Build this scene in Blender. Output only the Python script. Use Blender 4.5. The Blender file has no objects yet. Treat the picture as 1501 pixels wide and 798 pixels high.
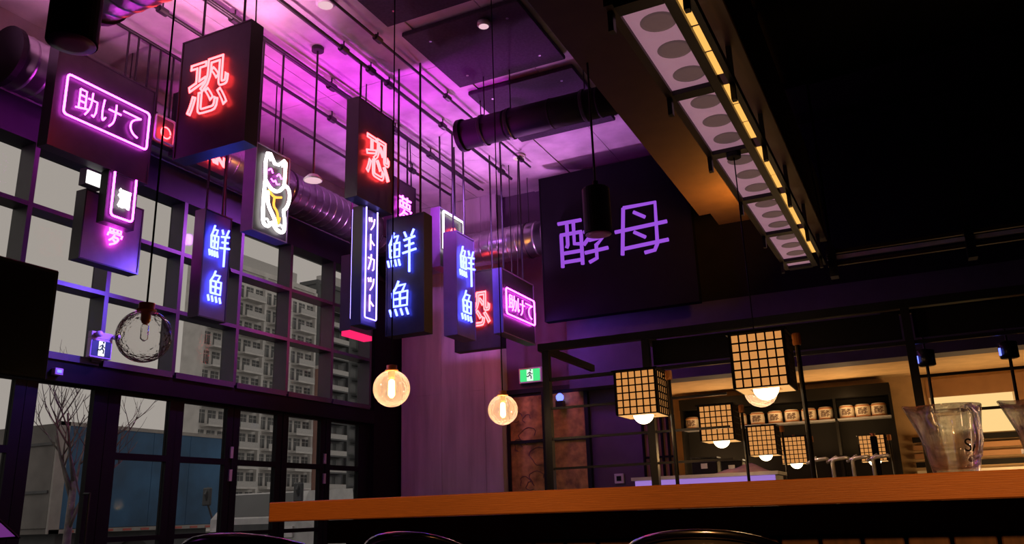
import bpy, bmesh, math, random
from mathutils import Vector, Matrix
random.seed(7)
scene = bpy.context.scene
COL = scene.collection
W, H, F = 1501.0, 798.0, 1220.8
# ------------------------------------------------------------------ camera
R = Matrix(((0.90120, 0.14784, 0.40740), (0.43222, -0.23731, -0.86998), (-0.03194, 0.96012, -0.27776)))
CAM = Vector((0, 0, 1.0))
cd = bpy.data.cameras.new('camera'); cd.sensor_width = 36; cd.lens = 36 * F / W
cd.clip_end = 1000; cd.clip_start = .05
co = bpy.data.objects.new('camera', cd); COL.objects.link(co)
co.matrix_world = Matrix.Translation(CAM) @ R.to_4x4()
scene.camera = co
# ------------------------------------------------------------------ sky (overcast afternoon) and exposure
wd = bpy.data.worlds.new('overcast_sky'); scene.world = wd; wd.use_nodes = True
bg = wd.node_tree.nodes['Background']; bg.inputs[0].default_value = (.385, .348, .312, 1); bg.inputs[1].default_value = 1.0
vs = scene.view_settings
vs.view_transform = 'Standard'; vs.look = 'None'; vs.exposure = 0.0; vs.gamma = 1.0; vs.use_curve_mapping = False

def at(u, v, x=None, y=None, z=None):
    """photo pixel -> point of the room on the plane x=, y= or z="""
    d = R @ Vector(((u - 750.5) / F, -(v - 399) / F, -1))
    t = (x - CAM.x) / d.x if x is not None else ((y - CAM.y) / d.y if y is not None else (z - CAM.z) / d.z)
    return CAM + d * t

def lamp(kind, loc, color, power, target=None, size=.1, parent=None, spot=1.2, blend=.6, name='lamp'):
    l = bpy.data.lights.new(name, kind); l.color = color; l.energy = power
    if kind == 'AREA': l.size = size
    else: l.shadow_soft_size = size
    if kind == 'SPOT': l.spot_size = spot; l.spot_blend = blend
    o = bpy.data.objects.new(name, l); COL.objects.link(o); loc = Vector(loc)
    if parent: o.parent = parent; o.location = loc - parent.location
    else: o.location = loc
    if target is not None: o.rotation_euler = (Vector(target) - loc).to_track_quat('-Z', 'Y').to_euler()
    return o

# ------------------------------------------------------------------ materials
MATS = {}
def mat(name, base, rough=.6, metal=0., noise=None, bump=None, emit=0., ecol=None, wave=None, spec=.5, scale3=(1, 1, 1)):
    m = bpy.data.materials.new(name); m.use_nodes = True; n = m.node_tree; N = n.nodes; L = n.links
    b = N['Principled BSDF']; b.inputs['Roughness'].default_value = rough; b.inputs['Metallic'].default_value = metal
    b.inputs['Specular IOR Level'].default_value = spec
    tc = N.new('ShaderNodeTexCoord'); mp = N.new('ShaderNodeMapping'); L.new(tc.outputs['Object'], mp.inputs['Vector']); mp.inputs['Scale'].default_value = scale3
    sc, am = noise or (6., .12)
    t = N.new('ShaderNodeTexNoise'); t.inputs['Scale'].default_value = sc; t.inputs['Detail'].default_value = 6; L.new(mp.outputs[0], t.inputs['Vector'])
    cr = N.new('ShaderNodeValToRGB'); L.new(t.outputs[0], cr.inputs[0])
    cr.color_ramp.elements[0].position = .3; cr.color_ramp.elements[1].position = .7
    cr.color_ramp.elements[0].color = tuple(max(0, c * (1 - am)) for c in base) + (1,)
    cr.color_ramp.elements[1].color = tuple(min(1, c * (1 + am)) for c in base) + (1,)
    out = cr.outputs[0]
    if wave:
        wsc, wcol, wf = wave
        w = N.new('ShaderNodeTexWave'); w.inputs['Scale'].default_value = wsc; w.inputs['Distortion'].default_value = 6; w.inputs['Detail'].default_value = 3
        w.bands_direction = 'Z'
        L.new(mp.outputs[0], w.inputs['Vector'])
        mx = N.new('ShaderNodeMix'); mx.data_type = 'RGBA'; mx.inputs[7].default_value = tuple(wcol) + (1,)
        ml = N.new('ShaderNodeMath'); ml.operation = 'MULTIPLY'; ml.inputs[1].default_value = wf; L.new(w.outputs['Fac'], ml.inputs[0]); L.new(ml.outputs[0], mx.inputs[0])
        L.new(out, mx.inputs[6]); out = mx.outputs[2]
    L.new(out, b.inputs['Base Color'])
    if bump:
        bs, st = bump
        t2 = N.new('ShaderNodeTexNoise'); t2.inputs['Scale'].default_value = bs; t2.inputs['Detail'].default_value = 4; L.new(mp.outputs[0], t2.inputs['Vector'])
        bp = N.new('ShaderNodeBump'); bp.inputs['Strength'].default_value = st; bp.inputs['Distance'].default_value = .01
        L.new(t2.outputs[0], bp.inputs['Height']); L.new(bp.outputs[0], b.inputs['Normal'])
    if emit:
        b.inputs['Emission Color'].default_value = tuple(ecol or base) + (1,); b.inputs['Emission Strength'].default_value = emit
    MATS[name] = m; return m

def glow(name, col, s):
    m = bpy.data.materials.new(name); m.use_nodes = True; n = m.node_tree; n.nodes.clear()
    e = n.nodes.new('ShaderNodeEmission'); e.inputs[0].default_value = tuple(col) + (1,); e.inputs[1].default_value = s
    o = n.nodes.new('ShaderNodeOutputMaterial'); n.links.new(e.outputs[0], o.inputs[0]); MATS[name] = m; return m

def glass(name, tint=(.97, .97, .97), rough=.03, ior=1.4, seed=0., edge=1.0, milk=0., mcol=(1, 1, 1)):
    m = bpy.data.materials.new(name); m.use_nodes = True; n = m.node_tree; N = n.nodes; L = n.links; N.clear()
    tr = N.new('ShaderNodeBsdfTransparent'); tr.inputs[0].default_value = tuple(tint) + (1,)
    gl = N.new('ShaderNodeBsdfGlossy'); gl.inputs['Roughness'].default_value = rough
    fr = N.new('ShaderNodeFresnel'); fr.inputs[0].default_value = ior
    ml = N.new('ShaderNodeMath'); ml.operation = 'MULTIPLY'; ml.inputs[1].default_value = edge; L.new(fr.outputs[0], ml.inputs[0])
    mx = N.new('ShaderNodeMixShader'); L.new(ml.outputs[0], mx.inputs[0]); L.new(tr.outputs[0], mx.inputs[1]); L.new(gl.outputs[0], mx.inputs[2])
    if seed:
        t = N.new('ShaderNodeTexNoise'); t.inputs['Scale'].default_value = seed
        tc = N.new('ShaderNodeTexCoord'); L.new(tc.outputs['Object'], t.inputs['Vector'])
        bp = N.new('ShaderNodeBump'); bp.inputs['Strength'].default_value = .6; bp.inputs['Distance'].default_value = .02; L.new(t.outputs[0], bp.inputs['Height'])
        L.new(bp.outputs[0], gl.inputs['Normal']); L.new(bp.outputs[0], fr.inputs['Normal'])
    if milk:
        tl = N.new('ShaderNodeBsdfTranslucent'); tl.inputs[0].default_value = tuple(mcol) + (1,); df = N.new('ShaderNodeBsdfDiffuse'); df.inputs[0].default_value = tuple(mcol) + (1,)
        m1 = N.new('ShaderNodeMixShader'); L.new(tl.outputs[0], m1.inputs[1]); L.new(df.outputs[0], m1.inputs[2])
        m2 = N.new('ShaderNodeMixShader'); m2.inputs[0].default_value = milk; L.new(mx.outputs[0], m2.inputs[1]); L.new(m1.outputs[0], m2.inputs[2]); mx = m2
    o = N.new('ShaderNodeOutputMaterial'); L.new(mx.outputs[0], o.inputs[0]); MATS[name] = m; return m

mat('concrete', (.46, .44, .43), .85, noise=(2.2, .32), bump=(9, .35))
mat('pillar_concrete', (.50, .48, .48), .8, noise=(1.3, .25), bump=(6, .5), scale3=(4, 4, .5))
mat('floor', (.06, .055, .05), .35)
mat('black_paint', (.010, .010, .012), .6, spec=.2)
mat('black_wall', (.008, .007, .009), .75, spec=.1)
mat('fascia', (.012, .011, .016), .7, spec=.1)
mat('board_black', (.006, .006, .009), .7, spec=.08)
mat('cabinet_violet_lit', (.22, .16, .30), .5)  # violet copy of the cabinet colour stands in for neon light on its sides
mat('track_rail', (.75, .7, .72), .5)
mat('black_steel', (.016, .016, .019), .4, .2, spec=.3)
mat('frame_paint', (.065, .065, .07), .42)
mat('header_blue_lit', (.02, .02, .035), .6)  # navy tint paints blue light onto the black header
mat('fascia_violet_lit', (.055, .045, .075), .65)  # paler violet copy of the fascia colour, violet light painted in
mat('door_frame', (.006, .006, .008), .5, spec=.12)
mat('plaster', (.30, .28, .30), .7)
mat('acoustic', (.028, .025, .034), .9, noise=(40, .3))
mat('board', (.07, .035, .016), .5, wave=(3, (.03, .014, .006), .7), scale3=(8, .6, 8))
mat('bulkhead', (.05, .03, .018), .7, spec=.2)
mat('galv', (.42, .42, .44), .28, .9, noise=(3, .2), bump=(12, .06))
mat('pipe', (.03, .028, .03), .45, .3)
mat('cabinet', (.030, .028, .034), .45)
mat('sign_face', (.045, .040, .05), .35, noise=(9, .18), spec=.35)
mat('sign_face_pale', (.30, .22, .24), .5, noise=(9, .1))
mat('sign_face_blue', (.17, .14, .28), .4)
mat('white_plastic', (.75, .74, .74), .45)
mat('kitchen_wall', (.55, .36, .18), .7)
mat('kitchen_dark', (.007, .006, .005), .6, spec=.15)
mat('brown_wall', (.30, .15, .06), .6)
mat('purple_wall', (.11, .075, .12), .6)
mat('poster', (.42, .29, .06), .7, noise=(9, .55), bump=(5, .2))
mat('slab', (.56, .20, .05), .45, noise=(40, .18), wave=(5, (.42, .13, .03), .6), scale3=(.35, 3, 10), bump=(60, .15))
mat('apron', (.10, .035, .015), .5)
mat('plank', (.11, .045, .018), .5, noise=(14, .3), scale3=(4, 4, .5))
mat('copper', (.80, .34, .08), .35, .35)
mat('chrome', (.82, .8, .84), .22, .45)
mat('dark_metal', (.03, .03, .032), .3, .7)
mat('rim_metal', (.4, .36, .4), .2, 1)
mat('knob_wood', (.55, .22, .07), .5)
mat('leather', (.03, .022, .02), .32)
mat('cup_white', (.80, .72, .58), .6)
mat('cup_ink', (.16, .10, .07), .7)
mat('cloth', (.65, .45, .30), .9, noise=(8, .3))
mat('stainless', (.62, .62, .64), .3, .6)
mat('screen_black', (.006, .006, .007), .25)
mat('menu_purple', (.30, .10, .36), .5)
mat('road', (.14, .14, .14), .9)
mat('tower_concrete', (.66, .64, .62), .85, noise=(.6, .12))
mat('tower_glass', (.10, .105, .11), .3, noise=(.3, .5))
mat('tower_rail', (.52, .51, .50), .6)
mat('tower_dark', (.10, .105, .11), .7)
mat('tower_brick', (.42, .24, .20), .85)
mat('trailer_blue', (.035, .12, .25), .6, noise=(1.3, .35))
mat('trailer_grey', (.19, .18, .17), .7, noise=(1.5, .3))
mat('trailer_edge', (.36, .34, .32), .7)
mat('reflector', (.5, .12, .10), .6)
mat('truck_white', (.62, .62, .62), .4)
mat('tyre', (.02, .02, .02), .8)
mat('bark', (.17, .15, .14), .9, noise=(12, .35))
mat('exit_green_dark', (.02, .10, .08), .5)
mat('pink_plastic', (.70, .55, .70), .5)
glass('pane_glass', (.96, .96, .96), .0, 1.06)
glass('globe_glass', (.97, .96, .95), .06, 1.22, seed=45., milk=.03)
glass('globe_glass_lit', (.97, .93, .85), .06, 1.22, seed=45., milk=.12, mcol=(1, .80, .72))
pg = mat('pitcher_glass', (.97, .96, .98), .03, noise=(3, .01)); pg.node_tree.nodes['Principled BSDF'].inputs['Transmission Weight'].default_value = 1; pg.node_tree.nodes['Principled BSDF'].inputs['IOR'].default_value = 1.46
pn = pg.node_tree; pb = pn.nodes['Principled BSDF']; po = [n for n in pn.nodes if n.type == 'OUTPUT_MATERIAL'][0]
p_tr = pn.nodes.new('ShaderNodeBsdfTransparent'); p_df = pn.nodes.new('ShaderNodeBsdfTranslucent'); p_df.inputs[0].default_value = (.85, .8, .95, 1)
p_m1 = pn.nodes.new('ShaderNodeMixShader'); p_m1.inputs[0].default_value = .035; pn.links.new(p_tr.outputs[0], p_m1.inputs[1]); pn.links.new(p_df.outputs[0], p_m1.inputs[2])
p_m2 = pn.nodes.new('ShaderNodeMixShader'); p_m2.inputs[0].default_value = .45; pn.links.new(pb.outputs[0], p_m2.inputs[1]); pn.links.new(p_m1.outputs[0], p_m2.inputs[2]); pn.links.new(p_m2.outputs[0], po.inputs[0])
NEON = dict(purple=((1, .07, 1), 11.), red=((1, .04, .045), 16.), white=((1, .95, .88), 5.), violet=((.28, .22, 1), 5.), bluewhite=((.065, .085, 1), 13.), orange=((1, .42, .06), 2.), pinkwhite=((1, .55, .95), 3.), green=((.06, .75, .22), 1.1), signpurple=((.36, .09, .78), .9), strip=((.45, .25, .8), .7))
for k, (c, s) in NEON.items(): glow('neon_' + k, c, s)
glow('paper', (1, .41, .11), .63); glow('paper_low', (1, .50, .16), .95)
glow('bulb', (1, .82, .52), 7.); glow('filament', (1, .66, .22), 16.); glow('slot_light', (1, .50, .11), 1.1)
glow('pass_light', (1, .66, .26), 1.0); glow('exit_white', (.8, 1, .85), 1.); glow('blue_led', (.12, .16, 1), 3.); glow('red_acrylic', (1, .02, .14), 1.1)
glow('dome_glow', (1, .62, .72), .85); glow('screen_white', (1, .98, .95), 1.4); glow('lens_magenta', (.35, .05, .6), .5); glow('menu_purple_glow', (.15, .03, .20), .9); mat('lens_purple_lit', (.40, .12, .62), .4)

# ------------------------------------------------------------------ mesh tools
class MB:
    def __init__(s): s.v = []; s.f = []
    def _add(s, vs, fs):
        k = len(s.v); s.v += [tuple(p) for p in vs]; s.f += [tuple(i + k for i in f) for f in fs]; return s
    def box(s, a, b):
        x0, y0, z0 = (min(a[i], b[i]) for i in range(3)); x1, y1, z1 = (max(a[i], b[i]) for i in range(3))
        return s._add([(x0, y0, z0), (x1, y0, z0), (x1, y1, z0), (x0, y1, z0), (x0, y0, z1), (x1, y0, z1), (x1, y1, z1), (x0, y1, z1)],
                      [(3, 2, 1, 0), (4, 5, 6, 7), (0, 1, 5, 4), (1, 2, 6, 5), (2, 3, 7, 6), (3, 0, 4, 7)])
    def frame(s, fn, w, h, b, n0, n1):
        """rectangular rim of width b in the (u,v,n) frame fn, between depths n0 and n1"""
        for (u0, v0, u1, v1) in ((0, 0, w, b), (0, h - b, w, h), (0, b, b, h - b), (w - b, b, w, h - b)):
            s.box(fn(u0, v0, n0), fn(u1, v1, n1))
        return s
    def tube(s, pts, r, seg=6, closed=False):
        P = [Vector(p) for p in pts]; n = len(P)
        if n < 2: return s
        rad = r if isinstance(r, (list, tuple)) else [r] * n
        T = []
        for i in range(n):
            a = P[i - 1] if (i or closed) else P[i]; b = P[(i + 1) % n] if (i < n - 1 or closed) else P[i]
            d = (P[i] - a).normalized() + (b - P[i]).normalized() if (a != P[i] and b != P[i]) else (b - a)
            T.append(d.normalized() if d.length > 1e-6 else (P[(i + 1) % n] - P[i]).normalized())
        up = Vector((0, 0, 1)) if abs(T[0].z) < .9 else Vector((1, 0, 0))
        X = T[0].cross(up).normalized(); vs = []
        for i in range(n):
            X = (X - T[i] * X.dot(T[i])); X = X.normalized() if X.length > 1e-6 else T[i].orthogonal().normalized()
            Yv = T[i].cross(X)
            for k in range(seg):
                a = 2 * math.pi * k / seg; vs.append(P[i] + (X * math.cos(a) + Yv * math.sin(a)) * rad[i])
        fs = []
        for i in range(n if closed else n - 1):
            j = (i + 1) % n
            for k in range(seg):
                l = (k + 1) % seg; fs.append((i * seg + k, i * seg + l, j * seg + l, j * seg + k))
        if not closed: fs += [tuple(range(seg))[::-1], tuple(range((n - 1) * seg, n * seg))]
        return s._add(vs, fs)
    def lathe(s, prof, c=(0, 0, 0), seg=20, axis='z', cap=True):
        vs = []; fs = []; n = len(prof)
        for (r, h) in prof:
            for k in range(seg):
                a = 2 * math.pi * k / seg; p, q = r * math.cos(a), r * math.sin(a)
                vs.append(Vector(c) + Vector({'z': (p, q, h), 'x': (h, p, q), 'y': (q, h, p)}[axis]))
        for i in range(n - 1):
            for k in range(seg):
                l = (k + 1) % seg; fs.append((i * seg + k, i * seg + l, (i + 1) * seg + l, (i + 1) * seg + k))
        if cap: fs += [tuple(range(seg))[::-1], tuple(range((n - 1) * seg, n * seg))]
        return s._add(vs, fs)
    def mesh(s, name, m, off=(0, 0, 0), smooth=False, bevel=0):
        me = bpy.data.meshes.new(name); me.from_pydata([(a - off[0], b - off[1], c - off[2]) for a, b, c in s.v], [], s.f); me.update()
        if bevel:
            bm = bmesh.new(); bm.from_mesh(me); bmesh.ops.bevel(bm, geom=list(bm.edges), offset=bevel, segments=1, affect='EDGES', clamp_overlap=True); bm.to_mesh(me); bm.free()
        if smooth:
            for p in me.polygons: p.use_smooth = True
        me.materials.append(MATS[m]); return me
    def build(s, name, m, parent=None, smooth=False, label=None, bevel=0):
        off = wloc(parent) if parent else Vector((0, 0, 0))
        o = bpy.data.objects.new(name, s.mesh(name, m, off, smooth, bevel)); COL.objects.link(o)
        if parent: o.parent = parent
        if label: o['label'] = label
        return o

def wloc(o):
    v = Vector((0, 0, 0))
    while o: v += o.location; o = o.parent
    return v
def tag(o, label, cat, group=None):
    o['label'] = label; o['category'] = cat
    if group: o['group'] = group
    return o
def struct(o, label=None):
    o['kind'] = 'structure'
    if label: o['label'] = label
    return o
def thing(name, label=None, cat=None, loc=(0, 0, 0), group=None):
    o = bpy.data.objects.new(name, None); o.empty_display_size = .1; COL.objects.link(o); o.location = loc
    if label: tag(o, label, cat, group)
    return o
def copy_tree(o, parent=None):
    c = o.copy(); COL.objects.link(c); c.parent = parent
    for ch in list(o.children): copy_tree(ch, c)
    return c
def B(a, b): return MB().box(a, b)
def cyl(r, z0, z1, c, axis='z', seg=20): return MB().lathe([(r, z0), (r, z1)], c, seg, axis)

# ================================================================== THE ROOM
ZC, XW, YB = 5.44, -6.6, 10.1
fl = struct(B((-6.9, -2.5, -.1), (4.1, 13.6, 0)).build('floor', 'floor'), 'dark polished floor')
ce = struct(thing('ceiling', loc=(0, 0, ZC)), 'board-formed concrete ceiling washed pink and purple')
B((-6.9, -2.5, ZC + .03), (4.1, 13.6, ZC + .25)).build('slab', 'concrete', ce)
xs = [-6.85, -6.05, -5.25, -4.42, -3.72, -3.0, -2.3]
for i in range(6):
    for y0, y1 in ((-2.4, 3.0), (3.006, 6.6), (6.606, 10.4)):
        B((xs[i] + .004, y0, ZC - (.012 if i == 3 else 0)), (xs[i + 1] - .004, y1, ZC + .03)).build('board', 'concrete', ce)
struct(B((-2.3, -2.5, ZC - .02), (4.1, 9.9, ZC + .03)).build('ceiling_dark', 'black_wall'), 'black painted ceiling over the bar')
struct(B((4.0, -2.5, 0), (4.2, 13.6, ZC)).build('wall_right', 'black_wall'), 'black side wall')
struct(B((-6.9, -2.7, 0), (4.2, -2.5, ZC)).build('wall_front', 'black_wall'), 'black wall behind the viewer')
struct(B((-6.9, YB + .2, 0), (-3.1, YB + .35, ZC)).build('wall_back', 'purple_wall'), 'dark back wall beside the concrete pillar')
struct(B((-3.9, YB - .15, 2.5), (4.0, YB + .2, 3.4)).build('wall_fascia_lower', 'fascia_violet_lit'), 'lower fascia wall beneath the kanji board, violet light put into its colour')
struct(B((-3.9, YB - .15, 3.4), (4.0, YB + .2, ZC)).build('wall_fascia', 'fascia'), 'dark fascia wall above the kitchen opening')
# concrete pillar in the corner
pl = struct(thing('concrete_pillar', loc=(-5.7, YB, 0)), 'board-formed concrete pillar in the corner beside the windows')
B((-6.54, YB + .004, 0), (-4.95, YB + .2, ZC)).build('core', 'pillar_concrete', pl)
px = [-6.54, -6.33, -6.12, -5.88, -5.66, -5.42, -5.2, -4.95]
for i in range(7):
    for z0, z1 in ((0, 2.62), (2.625, ZC - .01)):
        B((px[i] + .0015, YB - .004 * (i % 3), z0), (px[i + 1] - .0015, YB + .01, z1)).build('board', 'pillar_concrete', pl)
# ------------------------------------------------------------------ window wall on the left
YE = 9.52
struct(B((XW - .25, -2.5, 4.27), (XW, YB + .2, 4.63)).build('wall_left_header', 'header_blue_lit'), 'black header above the window grid')
struct(B((XW - .25, -2.5, 4.63), (XW - .12, YB + .2, ZC)).build('wall_left', 'plaster'), 'upper wall above the window header')
struct(B((XW - .02, -2.5, 4.62), (XW + .03, YB, 4.645)).build('trim_1', 'white_plastic'), 'pale metal strip along the top of the header')
struct(B((XW - .25, YE, 0), (XW, YB + .2, 4.27)).build('wall_left_end', 'black_wall'), 'black wall end beside the pillar')
struct(B((XW - .25, -2.5, 0), (XW, 3.42, 4.27)).build('wall_left_near', 'black_wall'), 'black solid stretch of the window wall')
struct(B((XW - .22, 3.42, 2.22), (XW + .0, YE, 2.40)).build('trim_2', 'door_frame'), 'black head beam above the glazed doors')
w1 = struct(thing('window_1', loc=(XW, 6, 2.456)), 'tall grid of steel-framed windows over the glazed doors')
ys = [3.48 + .848 * i for i in range(8)]; zs = [2.43, 3.08, 3.70, 4.27]
for i, y in enumerate(ys): B((XW - .2, y - .022, 2.43), (XW, y + .022, 4.27)).build('mullion', 'frame_paint', w1)
for j, z in enumerate(zs[:-1]):
    hz = .03 if j == 0 else .02
    for i in range(7): B((XW - .2, ys[i] + .022, z - hz), (XW + (.02 if j == 0 else -.001), ys[i + 1] - .022, z + hz)).build('transom', 'frame_paint', w1)
for i in range(7):
    for j in range(3):
        B((XW - .19, ys[i] + .022, zs[j] + (.03 if j == 0 else .02)), (XW - .18, ys[i + 1] - .022, zs[j + 1] - .02)).build('pane', 'pane_glass', w1)
# glazed doors beneath
def gdoor(idx, y0, y1, p0, p1, label, rails, handle=False, hinge=None):
    d = struct(thing('door_%d' % idx, loc=(XW - .1, (y0 + y1) / 2, 0)), label)
    x0, x1 = XW - .13, XW - .07
    B((x0, y0, 0), (x1, p0, 2.22)).build('stile', 'door_frame', d); B((x0, p1, 0), (x1, y1, 2.22)).build('stile', 'door_frame', d)
    zz = [0] + [c for r in rails for c in r] + [2.22]
    for k in range(0, len(zz), 2): B((x0, p0, zz[k]), (x1, p1, zz[k + 1])).build('rail', 'door_frame', d)
    for k in range(1, len(zz) - 1, 2): B((XW - .105, p0, zz[k]), (XW - .095, p1, zz[k + 1])).build('pane', 'pane_glass', d)
    if handle:
        hy = p1 + .0
        MB().tube([(x1, hy, 1.28), (x1 + .07, hy - .0, 1.28), (x1 + .07, hy - .0, .85), (x1, hy - .0, .85)], .013, 8).build('handle', 'dark_metal', d)
    if hinge:
        for z in (1.72, 1.48): B((x1, y1 - .03, z - .06), (x1 + .02, y1 + .01, z + .06)).build('hinge', 'stainless', d)
rl = [(.25, .88), (.90 + .02, 1.59), (1.65, 2.18)]
rails2 = [(.2, .86), (.905, 1.59), (1.65, 2.185)]
gdoor(1, 3.42, 4.55, 3.5, 4.457, 'glazed side light with a middle rail beside the entrance door', [(.2, 1.60), (1.66, 2.2)])
gdoor(2, 4.555, 5.36, 4.66, 5.215, 'glazed entrance door with a black bar handle', [(.2, 2.2)], handle=True)
labs = ['glazed folding door leaf nearest the entrance door', 'second glazed folding door leaf from the entrance door', 'third glazed folding door leaf from the entrance door', 'fourth glazed folding door leaf from the entrance door', 'glazed folding door leaf nearest the concrete pillar']
for k, (p0, p1) in enumerate([(5.50, 6.087), (6.267, 6.874), (7.067, 7.667), (7.867, 8.474), (8.677, 9.272)]):
    y0 = 5.365 if k == 0 else p0 - .095; y1 = p1 + .09 if k < 4 else YE
    gdoor(3 + k, y0 + .001, y1, p0, p1, labs[k], rails2, hinge=k in (1, 3))
# ------------------------------------------------------------------ back: poster doors, kitchen beyond the opening
d8 = struct(thing('door_8', loc=(-4.33, YB + .2, 0)), 'timber door and side panel pasted with drawings, black bars across')
YD = YB + .2
for (x0, x1, z0, z1) in ((-4.9, -4.42, 0, 1.88), (-4.9, -4.42, 1.92, 2.5), (-4.36, -3.82, 0, 1.88), (-4.36, -3.82, 1.92, 2.5)):
    B((x0, YD - .05, z0), (x1, YD, z1)).build('panel', 'poster', d8)
for (x0, x1, z0, z1) in ((-4.94, -4.9, 0, 2.54), (-4.42, -4.36, 0, 2.54), (-3.82, -3.77, 0, 2.54), (-4.9, -4.42, 1.88, 1.92), (-4.36, -3.82, 1.88, 1.92), (-4.94, -3.77, 2.54, 2.6)):
    B((x0, YD - .08, z0), (x1, YD, z1)).build('bar', 'black_steel', d8)
for k in range(9):
    cx, cz = random.uniform(-4.85, -3.9), random.uniform(1.25, 2.4); r = random.uniform(.05, .12)
    if abs(cx + 4.39) < .1: cx -= .2
    pts = [(cx + r * math.cos(a) * (1 + .3 * math.sin(3 * a + k)), YD - .056, cz + r * math.sin(a)) for a in [i * .5 for i in range(9 + k % 4)]]
    MB().tube(pts, .005, 5).build('drawing', 'cup_ink', d8)
struct(B((-3.1, YB + .2, 0), (-3.0, 11.6, 2.5)).build('wall_kitchen_left', 'kitchen_wall'), 'beige side wall of the kitchen')
struct(B((-3.1, 10.3, 2.5), (4.0, 13.6, 2.6)).build('ceiling_kitchen', 'kitchen_wall'), 'low beige kitchen ceiling')
struct(B((-3.0, 11.6, 0), (4.0, 11.75, 2.5)).build('wall_kitchen_back', 'kitchen_wall'), 'beige back wall of the kitchen')
# ================================================================== CEILING STRUCTURE
struct(B((-1.74, -2.5, 4.0), (-1.62, 8.5, ZC - .02)).build('ceiling_bulkhead_edge', 'bulkhead'), 'stepped edge of the dark bulkhead')
struct(B((-1.62, -2.5, 4.0), (-1.12, 8.92, ZC - .02)).build('ceiling_bulkhead', 'bulkhead'), 'dark brown ceiling bulkhead lit orange from the light fixture')
bmo = B((-.98, 2.6, 3.62), (-.56, 8.92, 4.3)).build('timber_beam', 'board', bevel=.006); tag(bmo, 'long dark timber beam above the pale panelled light fixture', 'beam')
fx = thing('panel_light_fixture', 'long black framed light fixture with pale frosted panels under the timber beam', 'light fixture', (-.83, 6.1, 3.4))
XL, XR = -.985, -.755
B((XL - .045, 3.45, 3.38), (XL, 8.95, 3.43)).build('side_rail', 'board', fx); B((XR, 3.45, 3.38), (XR + .055, 8.95, 3.43)).build('side_rail', 'black_steel', fx); B((XR + .10, 3.45, 3.38), (XR + .135, 8.95, 3.43)).build('side_rail', 'black_steel', fx)
bays = [(3.6, 4.51), (4.60, 5.50), (5.62, 6.55), (6.66, 7.57), (7.68, 8.57), (8.68, 8.88)]
ce_y = [3.52] + [(bays[i][1] + bays[i + 1][0]) / 2 for i in range(5)] + [8.92]
for y in ce_y: B((XL, y - .045, 3.375), (XR, y + .045, 3.425)).build('cross_bar', 'black_steel', fx)
mat('frosted', (.72, .62, .66), .5, emit=.32, ecol=(.75, .36, .52)); mat('frosted_shadow', (.30, .22, .22), .5, emit=.085, ecol=(.75, .42, .45))
for (y0, y1) in bays:
    p = B((XL, y0 - .02, 3.405), (XR, y1 + .02, 3.415)).build('frosted_panel', 'frosted', fx)
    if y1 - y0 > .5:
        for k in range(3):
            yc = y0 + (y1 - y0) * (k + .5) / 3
            MB().lathe([(.095, 3.4049), (.07, 3.4025), (.0001, 3.4015)], (-.84, yc, 0), 24).build('shadow_disc', 'frosted_shadow', p, True)  # darker discs paint in the round shadows seen through the panel
for i in range(6):
    y = ce_y[i]
    for x in (XL - .03, XR + .118):
        B((x - .014, y - .02, 3.27), (x + .014, y + .02, 3.62)).build('hanger_post', 'black_steel', fx)
for i in range(5):
    y0, y1 = bays[i]; n = 3
    for k in range(n):
        a = y0 + .02 + (y1 - y0 - .04) * k / n; b = y0 + .02 + (y1 - y0 - .04) * (k + 1) / n - .03
        B((XR + .055, a, 3.41), (XR + .10, b, 3.42)).build('lit_slot', 'slot_light', fx)
lamp('AREA', (XL - .1, 7.95, 3.55), (1, .36, .05), 34, (-1.5, 7.9, 4.0), .25, fx, name='fixture_glow')
lamp('AREA', (XL - .1, 7.1, 3.55), (1, .36, .05), 1.5, (-1.5, 7.2, 4.0), .25, fx, name='fixture_glow')
fx.rotation_euler.z = -.016
bmo.data.transform(Matrix.Translation(Vector((-.83, 6.1, 0))) @ Matrix.Rotation(-.012, 4, 'Z') @ Matrix.Translation(Vector((.83, -6.1, 0))))
for y in (3.2, 5.2, 7.2, 8.7): B((-.80, y - .025, 4.29), (-.75, y + .025, ZC - .02)).build('hanger_post', 'black_steel', bmo)
rl_ = thing('ceiling_track', 'long dark metal track rail crossing behind the end of the light fixture', 'track', (1.6, 8.8, 3.4))
for z, y in ((3.40, 8.8), (3.47, 8.84), (3.34, 8.84)): B((-.55, y - .02, z - .018), (3.9, y + .02, z + .018)).build('rail', 'track_rail' if y < 8.82 else 'board', rl_)
for x in (-.5, .75, 2.0): B((x - .04, 8.76, 3.2), (x + .04, 8.9, 3.52)).build('bracket', 'dark_metal', rl_); 
for x in (-.5, .75, 2.0, 3.6): B((x - .012, 8.86, 3.5), (x + .012, 8.89, ZC - .02)).build('hanger_rod', 'black_steel', rl_)
# dark acoustic panels
for lab, (x0, x1, y0, y1) in (('dark acoustic ceiling panel nearest the black round duct', (-3.84, -2.62, 7.22, 8.6)), ('middle dark acoustic ceiling panel between two others', (-3.84, -2.62, 5.9, 7.04)), ('dark acoustic ceiling panel farthest from the kanji board', (-3.87, -2.62, 4.3, 5.71))):
    ap = thing('acoustic_panel', lab, 'ceiling panel', ((x0 + x1) / 2, (y0 + y1) / 2, ZC - .08), 'acoustic panels on the concrete ceiling')
    B((x0, y0, ZC - .06), (x1, y1, ZC - .014)).build('board', 'acoustic', ap, bevel=.008)
    for sx in (x0 + .2, x1 - .2):
        for sy in (y0 + .2, y1 - .2): cyl(.014, ZC - .065, ZC - .06, (sx, sy, 0), seg=8).build('fixing_screw', 'galv', ap)
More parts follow.
